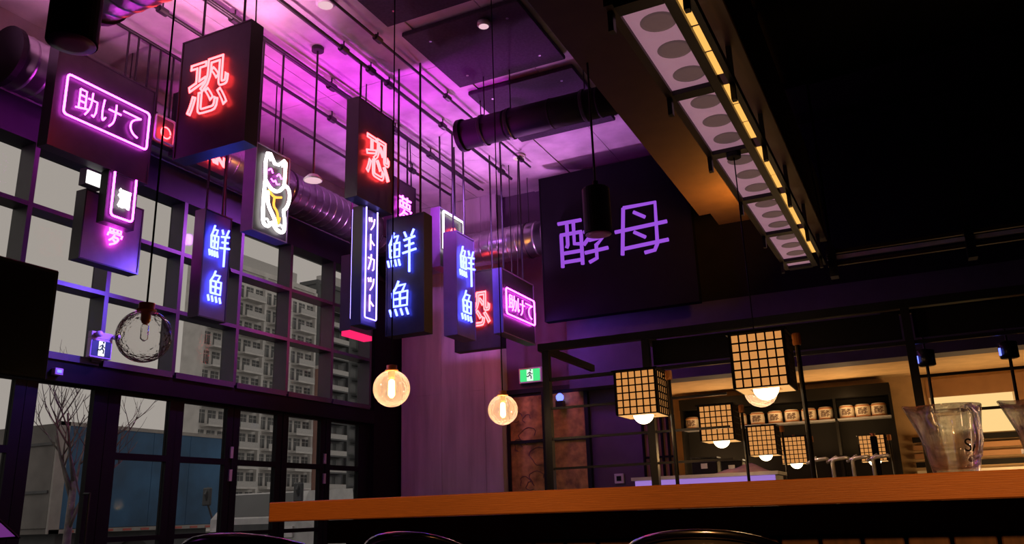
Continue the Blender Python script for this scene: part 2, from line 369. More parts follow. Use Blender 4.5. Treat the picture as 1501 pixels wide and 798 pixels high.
# ducts
def duct(name, label, p0, p1, r, m='galv', pitch=.13, caps=True, straps=()):
    p0, p1 = Vector(p0), Vector(p1); ax = 'x' if abs(p1.x - p0.x) > abs(p1.y - p0.y) else 'y'; Ln = (p1 - p0).length
    t = thing(name, label, 'duct', p0)
    MB().lathe([(r, 0), (r, Ln)], p0, 32, ax).build('pipe', m, t, True)
    k = 0; s = pitch
    rb = MB()
    while s < Ln: rb.lathe([(r, s - .012), (r + .006, s), (r, s + .012)], p0, 32, ax, False); s += pitch
    o = rb.build('spiral_seam', m, t, True); o['kind'] = 'stuff'
    for q in straps: MB().lathe([(r + .007, q - .02), (r + .013, q - .015), (r + .013, q + .015), (r + .007, q + .02)], p0, 32, ax, False).build('strap', 'pipe', t)
    for q in straps:
        b = p0 + (p1 - p0).normalized() * q; MB().tube([(b.x, b.y, b.z + r), (b.x, b.y, ZC - (.06 if m == 'black_paint' and b.x < -2.62 else 0))], .006, 5).build('hanger_rod', 'pipe', t)
    if caps: MB().lathe([(r + .02, -.03), (r + .02, .02)], p0, 32, ax).build('end_cap', 'black_paint', t)
    return t
duct('spiral_duct', 'silver spiral duct running along the top of the window wall', (-6.35, 3.78, 4.78), (-6.35, 9.45, 4.78), .245, straps=(1.2, 3.4, 5.2))
duct('spiral_duct', 'silver spiral duct crossing in front of the concrete pillar', (-6.5, 9.77, 4.52), (-4.02, 9.77, 4.52), .235, straps=(1.0, 2.2))
duct('spiral_duct', 'short silver spiral duct above the purple framed sign', (-4.66, 3.3, 4.62), (-2.9, 3.3, 4.62), .27, straps=(.9,))
duct('round_duct', 'matt black round duct hung below the acoustic panels', (-3.76, 6.95, 4.77), (-1.76, 6.95, 4.77), .15, 'black_paint', .5, straps=(.25, .55, 1.35))
# sprinkler and hanging pipes along the room
def pipe_run(label, x, y0, y1, z, r, nodes, double=False):
    t = thing('ceiling_pipe', label, 'pipe', (x, (y0 + y1) / 2, z), 'black pipes under the concrete ceiling')
    MB().tube([(x, y0, z), (x, y1, z)], r, 8).build('pipe', 'pipe', t, True)
    if double: MB().tube([(x + .06, y0, z - .03), (x + .06, y1, z - .03)], r * .6, 6).build('conduit', 'pipe', t, True)
    for y in nodes:
        MB().lathe([(r + .018, -.045), (r + .018, .045)], (x, y, z), 10, 'y').build('coupling', 'pipe', t)
        MB().tube([(x, y, z + r), (x, y, ZC)], .008, 5).build('hanger', 'pipe', t)
    return t
pipe_run('thin black pipe running right beside the acoustic panels', -4.04, 3.0, 9.3, 5.36, .014, (3.6, 5.8, 7.12, 9.0))
pipe_run('black pipe above the red and blue signs, ending over the boxed-in wall', -4.412, 2.5, 9.5, 5.34, .02, (5.77, 6.22, 6.55, 7.66, 9.2))
pipe_run('doubled black pipe with a conduit alongside it', -4.960, 2.5, 9.6, 5.34, .024, (4.9, 6.3, 7.5, 8.3), True)
pipe_run('black pipe between the doubled pipe and the window duct', -5.415, 2.5, 9.6, 5.34, .018, (4.5, 6.9, 8.6))
pipe_run('black pipe nearest the window wall duct', -5.911, 2.5, 9.6, 5.34, .017, (4.0, 5.6, 8.0))
# ================================================================== NEON SIGNS
def sm(pts, n=2):
    for _ in range(n):
        q = [pts[0]]
        for a, b in zip(pts, pts[1:]): q += [(a[0] * .75 + b[0] * .25, a[1] * .75 + b[1] * .25), (a[0] * .25 + b[0] * .75, a[1] * .25 + b[1] * .75)]
        pts = q + [pts[-1]]
    return pts
def fish(x0, w, y0, h):
    S = [[(45, 100), (34, 82), (16, 64)], [(40, 86), (74, 88), (60, 68)], [(18, 66), (22, 28)], [(18, 66), (84, 68), (82, 28), (22, 28)], [(20, 48), (83, 49)], [(51, 67), (51, 28)]]
    S += [[(a, 20), (a + 9, 1)] for a in (6, 30, 54, 78)]
    return [[(x0 + a * w / 100, y0 + b * h / 100) for a, b in s] for s in S]
G = {}
G['魚'] = fish(0, 100, 0, 100)
G['鮮'] = fish(0, 54, 8, 92) + [[(62, 96), (69, 82)], [(96, 100), (86, 82)], [(60, 74), (100, 80)], [(64, 58), (96, 62)], [(56, 40), (104, 46)], [(80, 78), (80, -12)]]
G['助'] = [[(13, 92), (13, 22)], [(13, 92), (42, 92), (42, 24)], [(13, 70), (42, 70)], [(13, 47), (42, 47)], [(0, 17), (52, 27)], [(52, 70), (94, 70), (92, 30), (84, 10), (74, 14)], sm([(70, 98), (69, 60), (62, 30), (44, 4)])]
G['け'] = [sm([(14, 94), (8, 50), (12, 8), (26, 28)]), [(38, 66), (98, 66)], sm([(72, 96), (72, 55), (66, 22), (46, 2)])]
G['て'] = [[(4, 86), (94, 86)], sm([(94, 86), (52, 68), (42, 38), (58, 14), (84, 6)])]
G['夢'] = [[(8, 92), (92, 92)], [(34, 102), (34, 82)], [(66, 102), (66, 82)], [(16, 76), (84, 76), (84, 58), (16, 58), (16, 76)], [(38, 76), (38, 58)], [(62, 76), (62, 58)], [(4, 36), (8, 50), (94, 50), (88, 36)], sm([(46, 44), (36, 28), (16, 14)]), sm([(42, 34), (76, 34), (58, 8), (22, -6)]), [(40, 22), (54, 14)]]
G['酵'] = [[(0, 90), (50, 90)], [(4, 66), (50, 66)], [(6, 66), (6, 0)], [(48, 66), (48, 0)], [(19, 90), (19, 44), (16, 38)], [(33, 90), (33, 44), (46, 42)], [(6, 28), (48, 28)], [(6, 10), (48, 10)],
           [(60, 84), (94, 84)], [(76, 98), (76, 66)], [(54, 64), (100, 66)], [(98, 94), (78, 66), (52, 38)], [(64, 46), (92, 46), (78, 34)], [(78, 36), (78, 8), (62, 2)], [(54, 22), (102, 25)]]
G['母'] = [[(20, 96), (12, 2)], [(20, 96), (84, 96), (82, 14), (76, 2), (56, 0)], [(0, 50), (104, 54)], [(14, 14), (104, 18)], [(40, 84), (62, 70)], [(38, 44), (60, 30)]]
G['カ'] = [[(10, 72), (88, 72), (82, 14), (68, 4)], sm([(48, 98), (44, 56), (12, 2)])]
G['ト'] = [[(36, 98), (36, 0)], [(36, 62), (86, 38)]]
G['ッ'] = [[(12, 74), (22, 50)], [(42, 80), (50, 54)], sm([(86, 78), (78, 38), (40, 4)])]
G['cat'] = []
def font_mesh(body, size, outline=0., ext=.004):
    cu = bpy.data.curves.new('t', 'FONT'); cu.body = body; cu.size = size
    if outline: cu.fill_mode = 'NONE'; cu.bevel_depth = outline; cu.bevel_resolution = 1; cu.resolution_u = 3
    else: cu.extrude = ext
    o = bpy.data.objects.new('t', cu); COL.objects.link(o)
    me = bpy.data.meshes.new_from_object(o.evaluated_get(bpy.context.evaluated_depsgraph_get()))
    V_ = [v.co.copy() for v in me.vertices]; Fc = [tuple(p.vertices) for p in me.polygons]
    bpy.data.objects.remove(o); bpy.data.curves.remove(cu); bpy.data.meshes.remove(me)
    x0 = min(v.x for v in V_); x1 = max(v.x for v in V_); y0 = min(v.y for v in V_); y1 = max(v.y for v in V_)
    return [(v.x - (x0 + x1) / 2, v.y - (y0 + y1) / 2, v.z) for v in V_], Fc, x1 - x0, y1 - y0

class Sign:
    def __init__(s, label, plane, c, uL, uR, vT, vB, t=.11, face='sign_face', back=False, cab='cabinet', top=None, name='neon_sign', rq=(.2, .8)):
        vm = (vT + vB) / 2; s.plane = plane
        if plane == 'y':                      # face looks along +x, reads along +y
            s.y0 = at(uL, vm, x=c).y; s.y1 = at(uR, vm + (uR - uL) * .35, x=c).y; s.z1 = at(uL, vT, x=c).z; s.z0 = at(uL, vB, x=c).z
            if top: s.z1 = top
            s.w, s.h = s.y1 - s.y0, s.z1 - s.z0
            s.fn = lambda u, v, n: (c + n, s.y0 + u, s.z0 + v); s.bk = lambda u, v, n: (c - t - n, s.y1 - u, s.z0 + v)
            s.top = [(c - t / 2, s.y0 + s.w * q, s.z1) for q in rq]; loc = (c - t / 2, (s.y0 + s.y1) / 2, s.z0)
        else:                                 # face looks along -y, reads along +x
            s.x0 = at(uL, vm, y=c).x; s.x1 = at(uR, vm - (uR - uL) * .3, y=c).x; s.z1 = at(uL, vT, y=c).z; s.z0 = at(uL, vB, y=c).z
            s.w, s.h = s.x1 - s.x0, s.z1 - s.z0
            s.fn = lambda u, v, n: (s.x0 + u, c - n, s.z0 + v); s.bk = lambda u, v, n: (s.x1 - u, c + t + n, s.z0 + v)
            s.top = [(s.x0 + s.w * q, c + t / 2, s.z1) for q in (.2, .8)]; loc = ((s.x0 + s.x1) / 2, c + t / 2, s.z0)
        s.t = thing(name, label, 'neon sign', loc); s.double = back
        B(s.fn(0, 0, -.006), s.fn(s.w, s.h, -t + .006)).build('cabinet', cab, s.t)
        for f in (s.fn, s.bk):
            MB().frame(f, s.w, s.h, .012, -.006, .006).build('rim', cab, s.t)
            B(f(.012, .012, -.006), f(s.w - .012, s.h - .012, 0)).build('face_panel', face, s.t)
    def rods(s, zs=None, n=2):
        zs = zs or (5.34 if s.plane == 'y' else ZC - .012)
        for p in s.top[:n]: MB().tube([p, (p[0], p[1], zs)], .011, 6).build('hanger_rod', 'pipe', s.t); cyl(.025, 0, .02, p, seg=8).build('rod_nut', 'pipe', s.t)
        return s
    def sides(s): return (s.fn, s.bk) if s.double else (s.fn,)
    def glyph(s, ch, u, v, w, h, m, r=.009, n=.028):
        for f in s.sides():
            mb = MB()
            for st in G[ch]: mb.tube([f(u + a * w / 100, v + b * h / 100, n) for a, b in st], r, 6)
            mb.build('neon_character', m, s.t, True)
    def strokes(s, name, sts, m, r=.009, n=.028, closed=False):
        for f in s.sides():
            mb = MB()
            for st in sts: mb.tube([f(a, b, n) for a, b in st], r, 6, closed)
            mb.build(name, m, s.t, True)
    def font(s, body, cu, cv, w, h, m, outline=.006, n=.028, name='neon_character'):
        V_, Fc, fw, fh = font_mesh(body, 1.0, outline / h if outline else 0, .01)
        for f in s.sides():
            mb = MB(); mb._add([f(cu + x * w / fw, cv + y * h / fh, n + z * h) for x, y, z in V_], Fc); mb.build(name, m, s.t, True)
    def border(s, u0, v0, u1, v1, m, r=.009, rad=.03, open_top=False):
        pts = []
        for cx, cy, a0 in ((u1 - rad, v1 - rad, 0), (u0 + rad, v1 - rad, 90), (u0 + rad, v0 + rad, 180), (u1 - rad, v0 + rad, 270)):
            for k in range(4): a = math.radians(a0 + 30 * k); pts.append((cx + rad * math.cos(a), cy + rad * math.sin(a)))
        if open_top: pts = [(u0, v1)] + pts[8:] + [(u1, v1)]
        s.strokes('neon_border', [pts], m, r, closed=not open_top)

# purple framed sign, near
s = Sign('large wide sign with purple neon hiragana in a purple neon frame, above the dream sign', 'y', -5.8557, 78, 224, 56, 215, back=True).rods()
a, b, c, d = s.w * .09, s.h * .33, s.w * .93, s.h * .72
s.border(a, b, c, d, 'neon_purple', .010)
gw = (c - a) * .25; gh = (d - b) * .66
for ch, q in (('助', .12), ('け', .40), ('て', .66)): s.glyph(ch, a + (c - a) * q, b + (d - b) * .17, gw, gh, 'neon_purple', .008)
S1 = s
# U shaped purple sign below
s = Sign('narrow sign with an open purple neon loop around a white glowing character', 'y', -5.86, 155, 199, 250, 325, t=.08, back=False, top=S1.z0 - .004, name='neon_sign')
s.border(s.w * .14, s.h * .13, s.w * .86, s.h * .98, 'neon_purple', .010, .03, True)
s.font('酒', s.w * .52, s.h * .52, s.w * .42, s.h * .38, 'neon_white', .010)
# dream sign
s = Sign('square pinkish metal sign with a small purple neon dream character before the windows', 'y', -6.02, 120, 206, 274, 380, face='sign_face_pale', back=False, rq=(.5, .9)).rods(ZC)
s.glyph('夢', s.w * .38, s.h * .32, s.w * .27, s.h * .30, 'neon_purple', .010)
s = Sign('small white glowing sign peeping out above the dream sign', 'y', -6.10, 124, 150, 245, 270, t=.06)
ym = (s.y0 + s.y1) / 2; MB().tube([(-6.13, ym, s.z1), (-6.13, ym, 4.42), (XW, ym, 4.42)], .012, 6).build('wall_arm', 'pipe', s.t)
B(s.fn(.016, .016, .0), s.fn(s.w - .016, s.h - .016, .012)).build('light_panel', 'screen_white', s.t)
# red 恐 front facing
s = Sign('large sign with a red neon outlined fear kanji hanging in front of the fan sign', 'x', 4.45, 261, 364, 66, 233, t=.13).rods()
s.font('恐', s.w * .47, s.h * .53, s.w * .58, s.h * .46, 'neon_red', .0085)
# AN sign
s = Sign('dark sign with red neon capital letters half hidden behind the large red kanji sign', 'y', -5.8707, 260, 337, 132, 228, t=.08).rods()
s.font('AN', s.w * .70, s.h * .20, s.w * .42, s.h * .17, 'neon_red', .009)
s = Sign('pale square sign with a pale frame and red neon circle beside the purple sign', 'y', -5.8807, 222, 255, 162, 206, t=.06, face='sign_face_pale').rods()
s.border(s.w * .08, s.h * .08, s.w * .92, s.h * .92, 'white_plastic', .012, .02)
s.strokes('neon_ring', [[(s.w * .55 + .055 * math.cos(k * .5), s.h * .42 + .055 * math.sin(k * .5)) for k in range(13)]], 'neon_red', .007)
# lucky cat
s = Sign('tall sign with a white neon lucky cat with orange collar', 'y', -4.9000, 372, 423, 205, 338, t=.12, cab='cabinet_violet_lit').rods()
w_, h_ = s.w, s.h
sc_ = lambda L_: [(w_ * a / 100, h_ * b / 100) for a, b in L_]
s.strokes('neon_outline', [sc_([(24, 60), (22, 80), (26, 91), (34, 92), (48, 83), (60, 84), (74, 92), (80, 90), (79, 70), (78, 62)]),
    sc_(sm([(78, 64), (94, 62), (97, 50), (88, 38), (78, 34), (86, 22), (84, 8), (62, 9), (54, 13)])), sc_(sm([(24, 60), (22, 40), (22, 18), (26, 9), (40, 9), (48, 16), (54, 13)])),
    sc_(sm([(24, 60), (40, 52), (62, 52), (78, 62)])), sc_(sm([(32, 48), (34, 34), (46, 26), (56, 20), (60, 12)]))], 'neon_white', .016)
s.strokes('neon_paw', [sc_(sm([(26, 14), (34, 18), (42, 12)])), sc_(sm([(66, 14), (74, 17), (82, 13)])), sc_([(30, 88), (36, 84)]), sc_([(76, 88), (70, 84)])], 'neon_white', .009)
s.strokes('neon_eye', [sc_(sm([(32, 72), (38, 76), (44, 71)])), sc_(sm([(56, 70), (62, 74), (70, 69)])), sc_(sm([(40, 64), (48, 61), (52, 65), (56, 60), (64, 62)]))], 'neon_purple', .007)
s.strokes('neon_collar', [sc_(sm([(34, 50), (50, 44), (72, 48)])), sc_(sm([(52, 44), (50, 34), (62, 30), (66, 20), (58, 14)])), sc_([(70, 24), (66, 16)])], 'neon_orange', .011)
# 鮮魚 by the windows
def fresh(s, m='neon_bluewhite', u0=.14, w=.72, r=.0085):
    s.glyph('鮮', s.w * u0, s.h * .54, s.w * w, s.h * .32, m, r); s.glyph('魚', s.w * (u0 + .05), s.h * .15, s.w * w * .8, s.h * .29, m, r)
s = Sign('tall sign with blue neon fresh fish kanji on a blue lit face against the windows', 'y', -5.3597, 295, 335, 303, 465, face='sign_face_blue', back=True).rods(); fresh(s, r=.010)
# red 恐 sideways
s = Sign('dark sign with a red neon outlined fear kanji above the katakana strip sign', 'y', -4.3473, 524, 576, 140, 288, t=.13, back=True).rods()
s.font('恐', s.w * .5, s.h * .47, s.w * .66, s.h * .42, 'neon_red', .0085); S7 = s
# ットカット
s = Sign('narrow vertical sign with pink neon katakana in a blue neon frame', 'y', -4.44, 529, 552, 296, 476, t=.10, face='sign_face_blue', back=True, top=S7.z0 - .004)
s.border(s.w * .14, s.h * .06, s.w * .86, s.h * 1.0 - .01, 'neon_violet', .0075, .015, True)
for k, ch in enumerate('トッカトッ'): s.glyph(ch, s.w * .26, s.h * (.12 + .172 * k), s.w * .48, s.h * .14, 'neon_pinkwhite', .0075)
s = Sign('dark sign with a red glowing lower edge behind the katakana strip sign', 'y', -4.9000, 514, 546, 372, 484, t=.12).rods()
B(s.fn(.0, -.05, 0), s.fn(s.w, -.003, -.10)).build('glowing_edge', 'red_acrylic', s.t)
# 鮮魚 front facing
s = Sign('tall front-facing sign with blue neon fresh fish kanji beside the katakana strip sign', 'x', 6.4, 566, 622, 322, 494, t=.14, back=True).rods(); fresh(s, 'neon_bluewhite', .06, .74, .011)
s = Sign('small dark sign with a purple neon kanji behind the blue fish sign', 'y', -4.9100, 574, 609, 256, 345, t=.1).rods()
s.glyph('夢', s.w * .16, s.h * .32, s.w * .6, s.h * .40, 'neon_purple', .011)
s = Sign('small sign with a white neon square frame around a red neon ring', 'y', -4.64, 644, 680, 303, 390, t=.11, cab='cabinet_violet_lit').rods(ZC)
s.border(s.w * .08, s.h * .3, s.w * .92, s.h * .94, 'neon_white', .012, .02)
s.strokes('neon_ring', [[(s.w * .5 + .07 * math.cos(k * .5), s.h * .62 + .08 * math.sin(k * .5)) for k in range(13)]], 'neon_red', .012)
s = Sign('tall blue neon fresh fish sign with a purple lit side before the silver duct', 'y', -4.3323, 669, 696, 338, 490, t=.16, face='sign_face_blue', cab='cabinet_violet_lit').rods(); fresh(s, 'neon_bluewhite', .06, .8, .012)
s = Sign('front-facing dark sign with a red neon fear kanji hung before the concrete pillar', 'x', 8.78, 666, 733, 403, 517, t=.13, back=True, face='sign_face').rods()
s.font('恐', s.w * .54, s.h * .50, s.w * .55, s.h * .44, 'neon_red', .0105)
s = Sign('small wide sign with purple neon hiragana in a purple frame near the back wall', 'y', -3.9853, 736, 783, 393, 487, t=.11, cab='cabinet_violet_lit').rods()
a, b, c, d = s.w * .06, s.h * .30, s.w * .94, s.h * .70
s.border(a, b, c, d, 'neon_purple', .010)
gw = (c - a) * .27; gh = (d - b) * .66
for ch, q in (('助', .08), ('け', .37), ('て', .66)): s.glyph(ch, a + (c - a) * q, b + (d - b) * .17, gw, gh, 'neon_purple', .008)
# kanji board
s = Sign('large black wall board with thick purple kanji strokes', 'x', 9.45, 794, 1012, 262, 473, t=.12, face='board_black', cab='board_black', name='kanji_board')
s.t['category'] = 'sign board'
def onboard(u, v): p = at(u, v, y=9.45); return p.x - s.x0, p.z - s.z0
for ch, uL, uR, vT, vB in (('酵', 822, 893, 322, 394), ('母', 905, 980, 305, 378)):
    q0 = onboard(uL, vB); q1 = onboard(uR, vT + (uL - uR) * 0)
    hh = onboard(uL, vT)[1] - q0[1]
    s.glyph(ch, q0[0], q0[1], onboard(uR, vB)[0] - q0[0], hh * 1.0, 'neon_signpurple', .024, .025)

for q in (.12, .5, .88):
    for zz in (s.z0 + .25, s.z1 - .25): B((s.x0 + s.w * q - .02, 9.57, zz - .02), (s.x0 + s.w * q + .02, YB - .15, zz + .02)).build('wall_bracket', 'black_steel', s.t)
# ================================================================== BAR COUNTER
tag(B((-2.46, 2.8, .995), (3.6, 3.55, 1.073)).build('counter_top', 'slab', bevel=.004), 'thick orange wooden bar counter top', 'counter top')
bar = thing('planked_bar', 'dark planked bar front under the orange counter top', 'bar', (.5, 3.1, 0))
B((-2.25, 3.05, 0), (3.5, 3.5, .99)).build('carcass', 'kitchen_dark', bar)
B((-2.3, 2.985, .90), (3.5, 3.04, .994)).build('apron', 'apron', bar)
x = -2.25; k = 0
while x < 2.4:
    B((x + .006, 3.0, .06), (x + .122, 3.046, .895)).build('plank', 'plank', bar, bevel=.004); x += .128
# glass pitchers
def pitcher(label, x, y, rot=0.):
    t = thing('glass_pitcher', label, 'pitcher', (x, y, 1.0735))
    seg = 32; z0 = 1.0735
    prof = [(.062, 0), (.066, .004), (.072, .03), (.088, .12), (.098, .185), (.103, .207), (.1012, .210), (.0995, .205), (.0935, .17), (.082, .10), (.0685, .03), (.06, .012), (.0001, .014)]
    mb = MB(); vs = []; n = len(prof)
    for (r, h) in prof:
        for kk in range(seg):
            a = 2 * math.pi * kk / seg; da = math.atan2(math.sin(a - rot), math.cos(a - rot))
            k2 = math.exp(-(da / .32) ** 2) * max(0, (h - .13) / .08)
            flute = 1 + .012 * math.cos(a * 10) * (h < .19)
            vs.append((x + (r * flute + .028 * k2) * math.cos(a), y + (r * flute + .028 * k2) * math.sin(a), z0 + h + .008 * k2))
    fs = [(i * seg + kk, i * seg + (kk + 1) % seg, (i + 1) * seg + (kk + 1) % seg, (i + 1) * seg + kk) for i in range(n - 1) for kk in range(seg)]
    fs.append(tuple(range(seg))[::-1]); mb._add(vs, fs); mb.build('jug', 'pitcher_glass', t, True)
    a = math.radians(-62)
    dx, dy = math.cos(a), math.sin(a)
    MB().tube(sm([(x + dx * .099, y + dy * .099), (x + dx * .099, y + dy * .099)], 0) and [(x + dx * q, y + dy * q, z0 + h) for q, h in ((.096, .19), (.13, .195), (.155, .17), (.155, .10), (.135, .05), (.088, .04))], .011, 8).build('handle', 'pitcher_glass', t, True)
    return t
pc = pitcher('empty clear glass pitcher with black letters on its side, on the counter', .10, 3.02, math.pi * 1.03)
V_, Fc, fw, fh = font_mesh('SA', .055, 0, .0006)
mb = MB()
for a_, b_, c_ in V_:
    th = math.radians(-48) + a_ / .084; mb.v.append((.10 + (.0855 + b_ * .18 + c_) * math.cos(th), 3.02 + (.0855 + b_ * .18 + c_) * math.sin(th), 1.155 + b_))
mb.f = Fc; mb.build('printed_letters', 'black_paint', pc)
pitcher('second clear glass pitcher at the far end of the counter, cut by its neighbour', .375, 3.06, math.pi * 1.03)
# stools
def stool(label, x, y, ztop, w=.23):
    t = thing('bar_stool', label, 'bar stool', (x, y, 0), 'low-backed stools at the bar')
    MB().lathe([(.17, .62), (.195, .63), (.2, .66), (.18, .685), (.0001, .69)], (x, y, 0), 24).build('seat', 'leather', t, True)
    for a in (45, 135, 225, 315):
        ca, sa = math.cos(math.radians(a)), math.sin(math.radians(a)); MB().tube([(x + .12 * ca, y + .12 * sa, .64), (x + .2 * ca, y + .2 * sa, .0)], .012, 6).build('leg', 'dark_metal', t)
    MB().tube([(x + .175 * math.cos(k * .314), y + .175 * math.sin(k * .314), .22) for k in range(20)], .009, 6, True).build('foot_ring', 'dark_metal', t)
    sh = MB(); n = 16; rim = []; vs = []
    for k in range(n + 1):
        q = k / n; a = math.radians(180 + 18 + q * 144)
        zt = ztop - .10 * abs(2 * q - 1) ** 2.2; p = (x + w * math.cos(a), y + w * math.sin(a))
        rim.append((p[0], p[1], zt))
        i_ = .93
        vs += [(p[0], p[1], .74), (p[0], p[1], zt), (x + w * i_ * math.cos(a), y + w * i_ * math.sin(a), zt), (x + w * i_ * math.cos(a), y + w * i_ * math.sin(a), .74)]
    fs = []
    for k in range(n):
        for j in range(4): fs.append((k * 4 + j, k * 4 + (j + 1) % 4, k * 4 + 4 + (j + 1) % 4, k * 4 + 4 + j))
    fs += [(3, 2, 1, 0), (n * 4, n * 4 + 1, n * 4 + 2, n * 4 + 3)]
    sh._add(vs, fs); sh.build('backrest', 'leather', t, True)
    MB().tube(rim, .011, 8).build('rim', 'rim_metal', t, True)
    for q in (.3, .7):
        a = math.radians(198 + q * 144); MB().tube([(x + .18 * math.cos(a), y + .18 * math.sin(a), .65), (x + w * .96 * math.cos(a), y + w * .96 * math.sin(a), .78)], .01, 6).build('back_strut', 'dark_metal', t)
stool('dark low-backed bar stool farthest from the bar, purple light on its rim', -1.14, 1.42, .972, .24)
stool('dark low-backed bar stool standing off the end of the counter', -1.17, 2.0, .955, .2)
stool('dark low-backed bar stool in front of the planked bar, warm light on its rim', -.52, 2.34, .938, .26)
# host table and tilted purple menu board
ht = thing('host_table', 'small dark host table carrying the purple menu board', 'table', (-1.85, .9, 0))
B((-2.2, .6, .90), (-1.54, 1.2, .93)).build('table_top', 'kitchen_dark', ht)
for sx in (-2.16, -1.58):
    for sy in (.64, 1.16): B((sx - .02, sy - .02, 0), (sx + .02, sy + .02, .90)).build('leg', 'black_steel', ht)
mn = thing('menu_board', 'tilted menu board on the host table, purple light put into its glowing face', 'menu board', (-1.7, 1.0, .931))
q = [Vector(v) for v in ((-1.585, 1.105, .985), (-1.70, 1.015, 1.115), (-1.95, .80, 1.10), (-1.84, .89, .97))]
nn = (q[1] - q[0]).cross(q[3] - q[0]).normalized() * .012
mb = MB(); mb._add(q + [v - nn for v in q], [(0, 1, 2, 3), (7, 6, 5, 4), (0, 4, 5, 1), (1, 5, 6, 2), (2, 6, 7, 3), (3, 7, 4, 0)]); mb.build('screen', 'menu_purple_glow', mn)  # glowing face stands in for purple ceiling light on the board
MB().tube(q, .006, 6, True).build('edge', 'black_paint', mn)
for v in (q[0] * .8 + q[3] * .2, q[0] * .2 + q[3] * .8): MB().tube([v, (v.x, v.y, .931)], .006, 6).build('foot', 'dark_metal', mn)
# hanging black screen on the far left
tv = thing('hanging_screen', 'flat black screen hung from the ceiling on a pole', 'screen', (-3.63, 1.9, 1.66))
B((-3.66, 1.45, 1.66), (-3.60, 2.55, 2.19)).build('housing', 'black_paint', tv, bevel=.006); B((-3.5995, 1.47, 1.68), (-3.598, 2.53, 2.17)).build('display', 'screen_black', tv)
MB().tube([(-3.65, 1.7, 2.18), (-3.65, 1.7, ZC)], .02, 8).build('pole', 'pipe', tv)
# ================================================================== PENDANTS
def globe(label, x, y, z, lit=True, r=.11, power=12, zt=ZC):
    t = thing('globe_pendant', label, 'pendant lamp', (x, y, z + r), 'glass globe pendants')
    MB().lathe([(r * math.sin(a), -r * math.cos(a)) for a in [.0005 + i * (math.pi - .32) / 18 for i in range(19)]], (x, y, z), 28, cap=False).build('globe', 'globe_glass_lit' if lit else 'globe_glass', t, True)
    c_ = MB().lathe([(.036, r * .93), (.04, r * .95), (.04, r * 1.02), (.032, r * 1.05), (.032, r * 1.26), (.012, r * 1.3)], (x, y, z), 16).build('cap', 'copper', t, True)
    MB().lathe([(.02, r * .93), (.02, r * .62), (.014, r * .5)], (x, y, z), 12).build('socket', 'copper', t, True)
    if lit:
        MB().lathe([(.006, r * .5), (.018, r * .4), (.02, -r * .35), (.008, -r * .5)], (x, y, z), 10).build('filament', 'filament', t, True)
    else:
        MB().lathe([(.008, r * .5), (.016, r * .38), (.016, -r * .1), (.004, -r * .2)], (x, y, z), 10).build('dead_filament', 'globe_glass', t, True)
    MB().tube([(x, y, z + r * 1.28), (x, y, zt)], .0045, 5).build('cord', 'black_paint', t)
    cyl(.05, zt - .03, zt, (x, y, 0), seg=14).build('ceiling_rose', 'black_paint', t)
    if lit: lamp('POINT', (x, y, z), (1, .68, .42), power, size=.03, parent=t, name='globe_light')
globe('unlit clear glass globe pendant with a copper cap, hanging before the windows', -2.811, 2.40, 1.75, False)
globe('lit globe pendant hanging between the windows and the concrete pillar', -2.775, 4.178, 1.735)
globe('lit globe pendant hanging beside the green exit sign', -2.70, 5.53, 1.727, zt=ZC - .06)
globe('lit globe pendant half hidden behind a square lantern', -.858, 5.56, 1.705, r=.105, zt=3.37)
def can(label, x, y, z0, h=.33, r=.092, zt=ZC):
    t = thing('cylinder_pendant', label, 'pendant lamp', (x, y, z0), 'black cylinder pendants')
    MB().lathe([(r * .9, z0 + .01), (r, z0), (r, z0 + h), (r * .9, z0 + h + .01)], (x, y, 0), 28, cap=True).build('shade', 'black_paint', t)
    MB().lathe([(r * .94, z0 - .004), (r * .5, z0 - .012), (.0001, z0 - .014)], (x, y, 0), 28).build('lens', 'lens_purple_lit', t, True)  # violet base colour stands in for purple light on the lens
    MB().tube([(x, y, z0 + h), (x, y, zt)], .008, 6).build('cord', 'black_paint', t); cyl(.02, z0 + h, z0 + h + .06, (x, y, 0), seg=10).build('cord_grip', 'black_paint', t)
can('large black cylinder pendant above the purple hiragana sign', -2.70, 1.845, 2.79)
can('black cylinder pendant hanging before the kanji board', -1.679, 4.94, 2.74, .31, zt=4.0)
# small white ceiling fixtures
def disc(label, u, v, r=.085, drop=0.):
    ZC = 5.44 - drop; p = at(u, v, z=ZC - .06); t = thing('ceiling_fixture', label, 'ceiling fixture', (p.x, p.y, ZC - .06), 'white round ceiling fixtures')
    MB().lathe([(.0001, ZC - .062), (r * .8, ZC - .06), (r, ZC - .045), (r * .95, ZC - .012)], (p.x, p.y, 0), 22).build('dome', 'white_plastic', t, True)
    cyl(r * .6, ZC - .02, ZC, (p.x, p.y, 0)).build('base', 'white_plastic', t); MB().lathe([(r * .78, ZC - .0605), (r * .5, ZC - .066), (.0001, ZC - .068)], (p.x, p.y, 0), 22).build('diffuser', 'dome_glow', t, True)
disc('white round fixture on bare concrete at the edge of the acoustic panels', 477, 8)
disc('white round fixture set against the middle acoustic panel', 709, 39, .06, .06)
disc('white round fixture on the ceiling near the kanji board', 761, 233)
p = at(466, 70, z=ZC); t = thing('dome_pendant', 'small white dome pendant on a long black rod between the signs', 'pendant lamp', (p.x, p.y, 4.0))
zt = at(470, 262, y=p.y).z
MB().lathe([(.02, .06), (.05, .05), (.085, .012), (.09, 0), (.05, -.008), (.0001, -.01)], (p.x, p.y, zt), 22).build('dome', 'white_plastic', t, True)
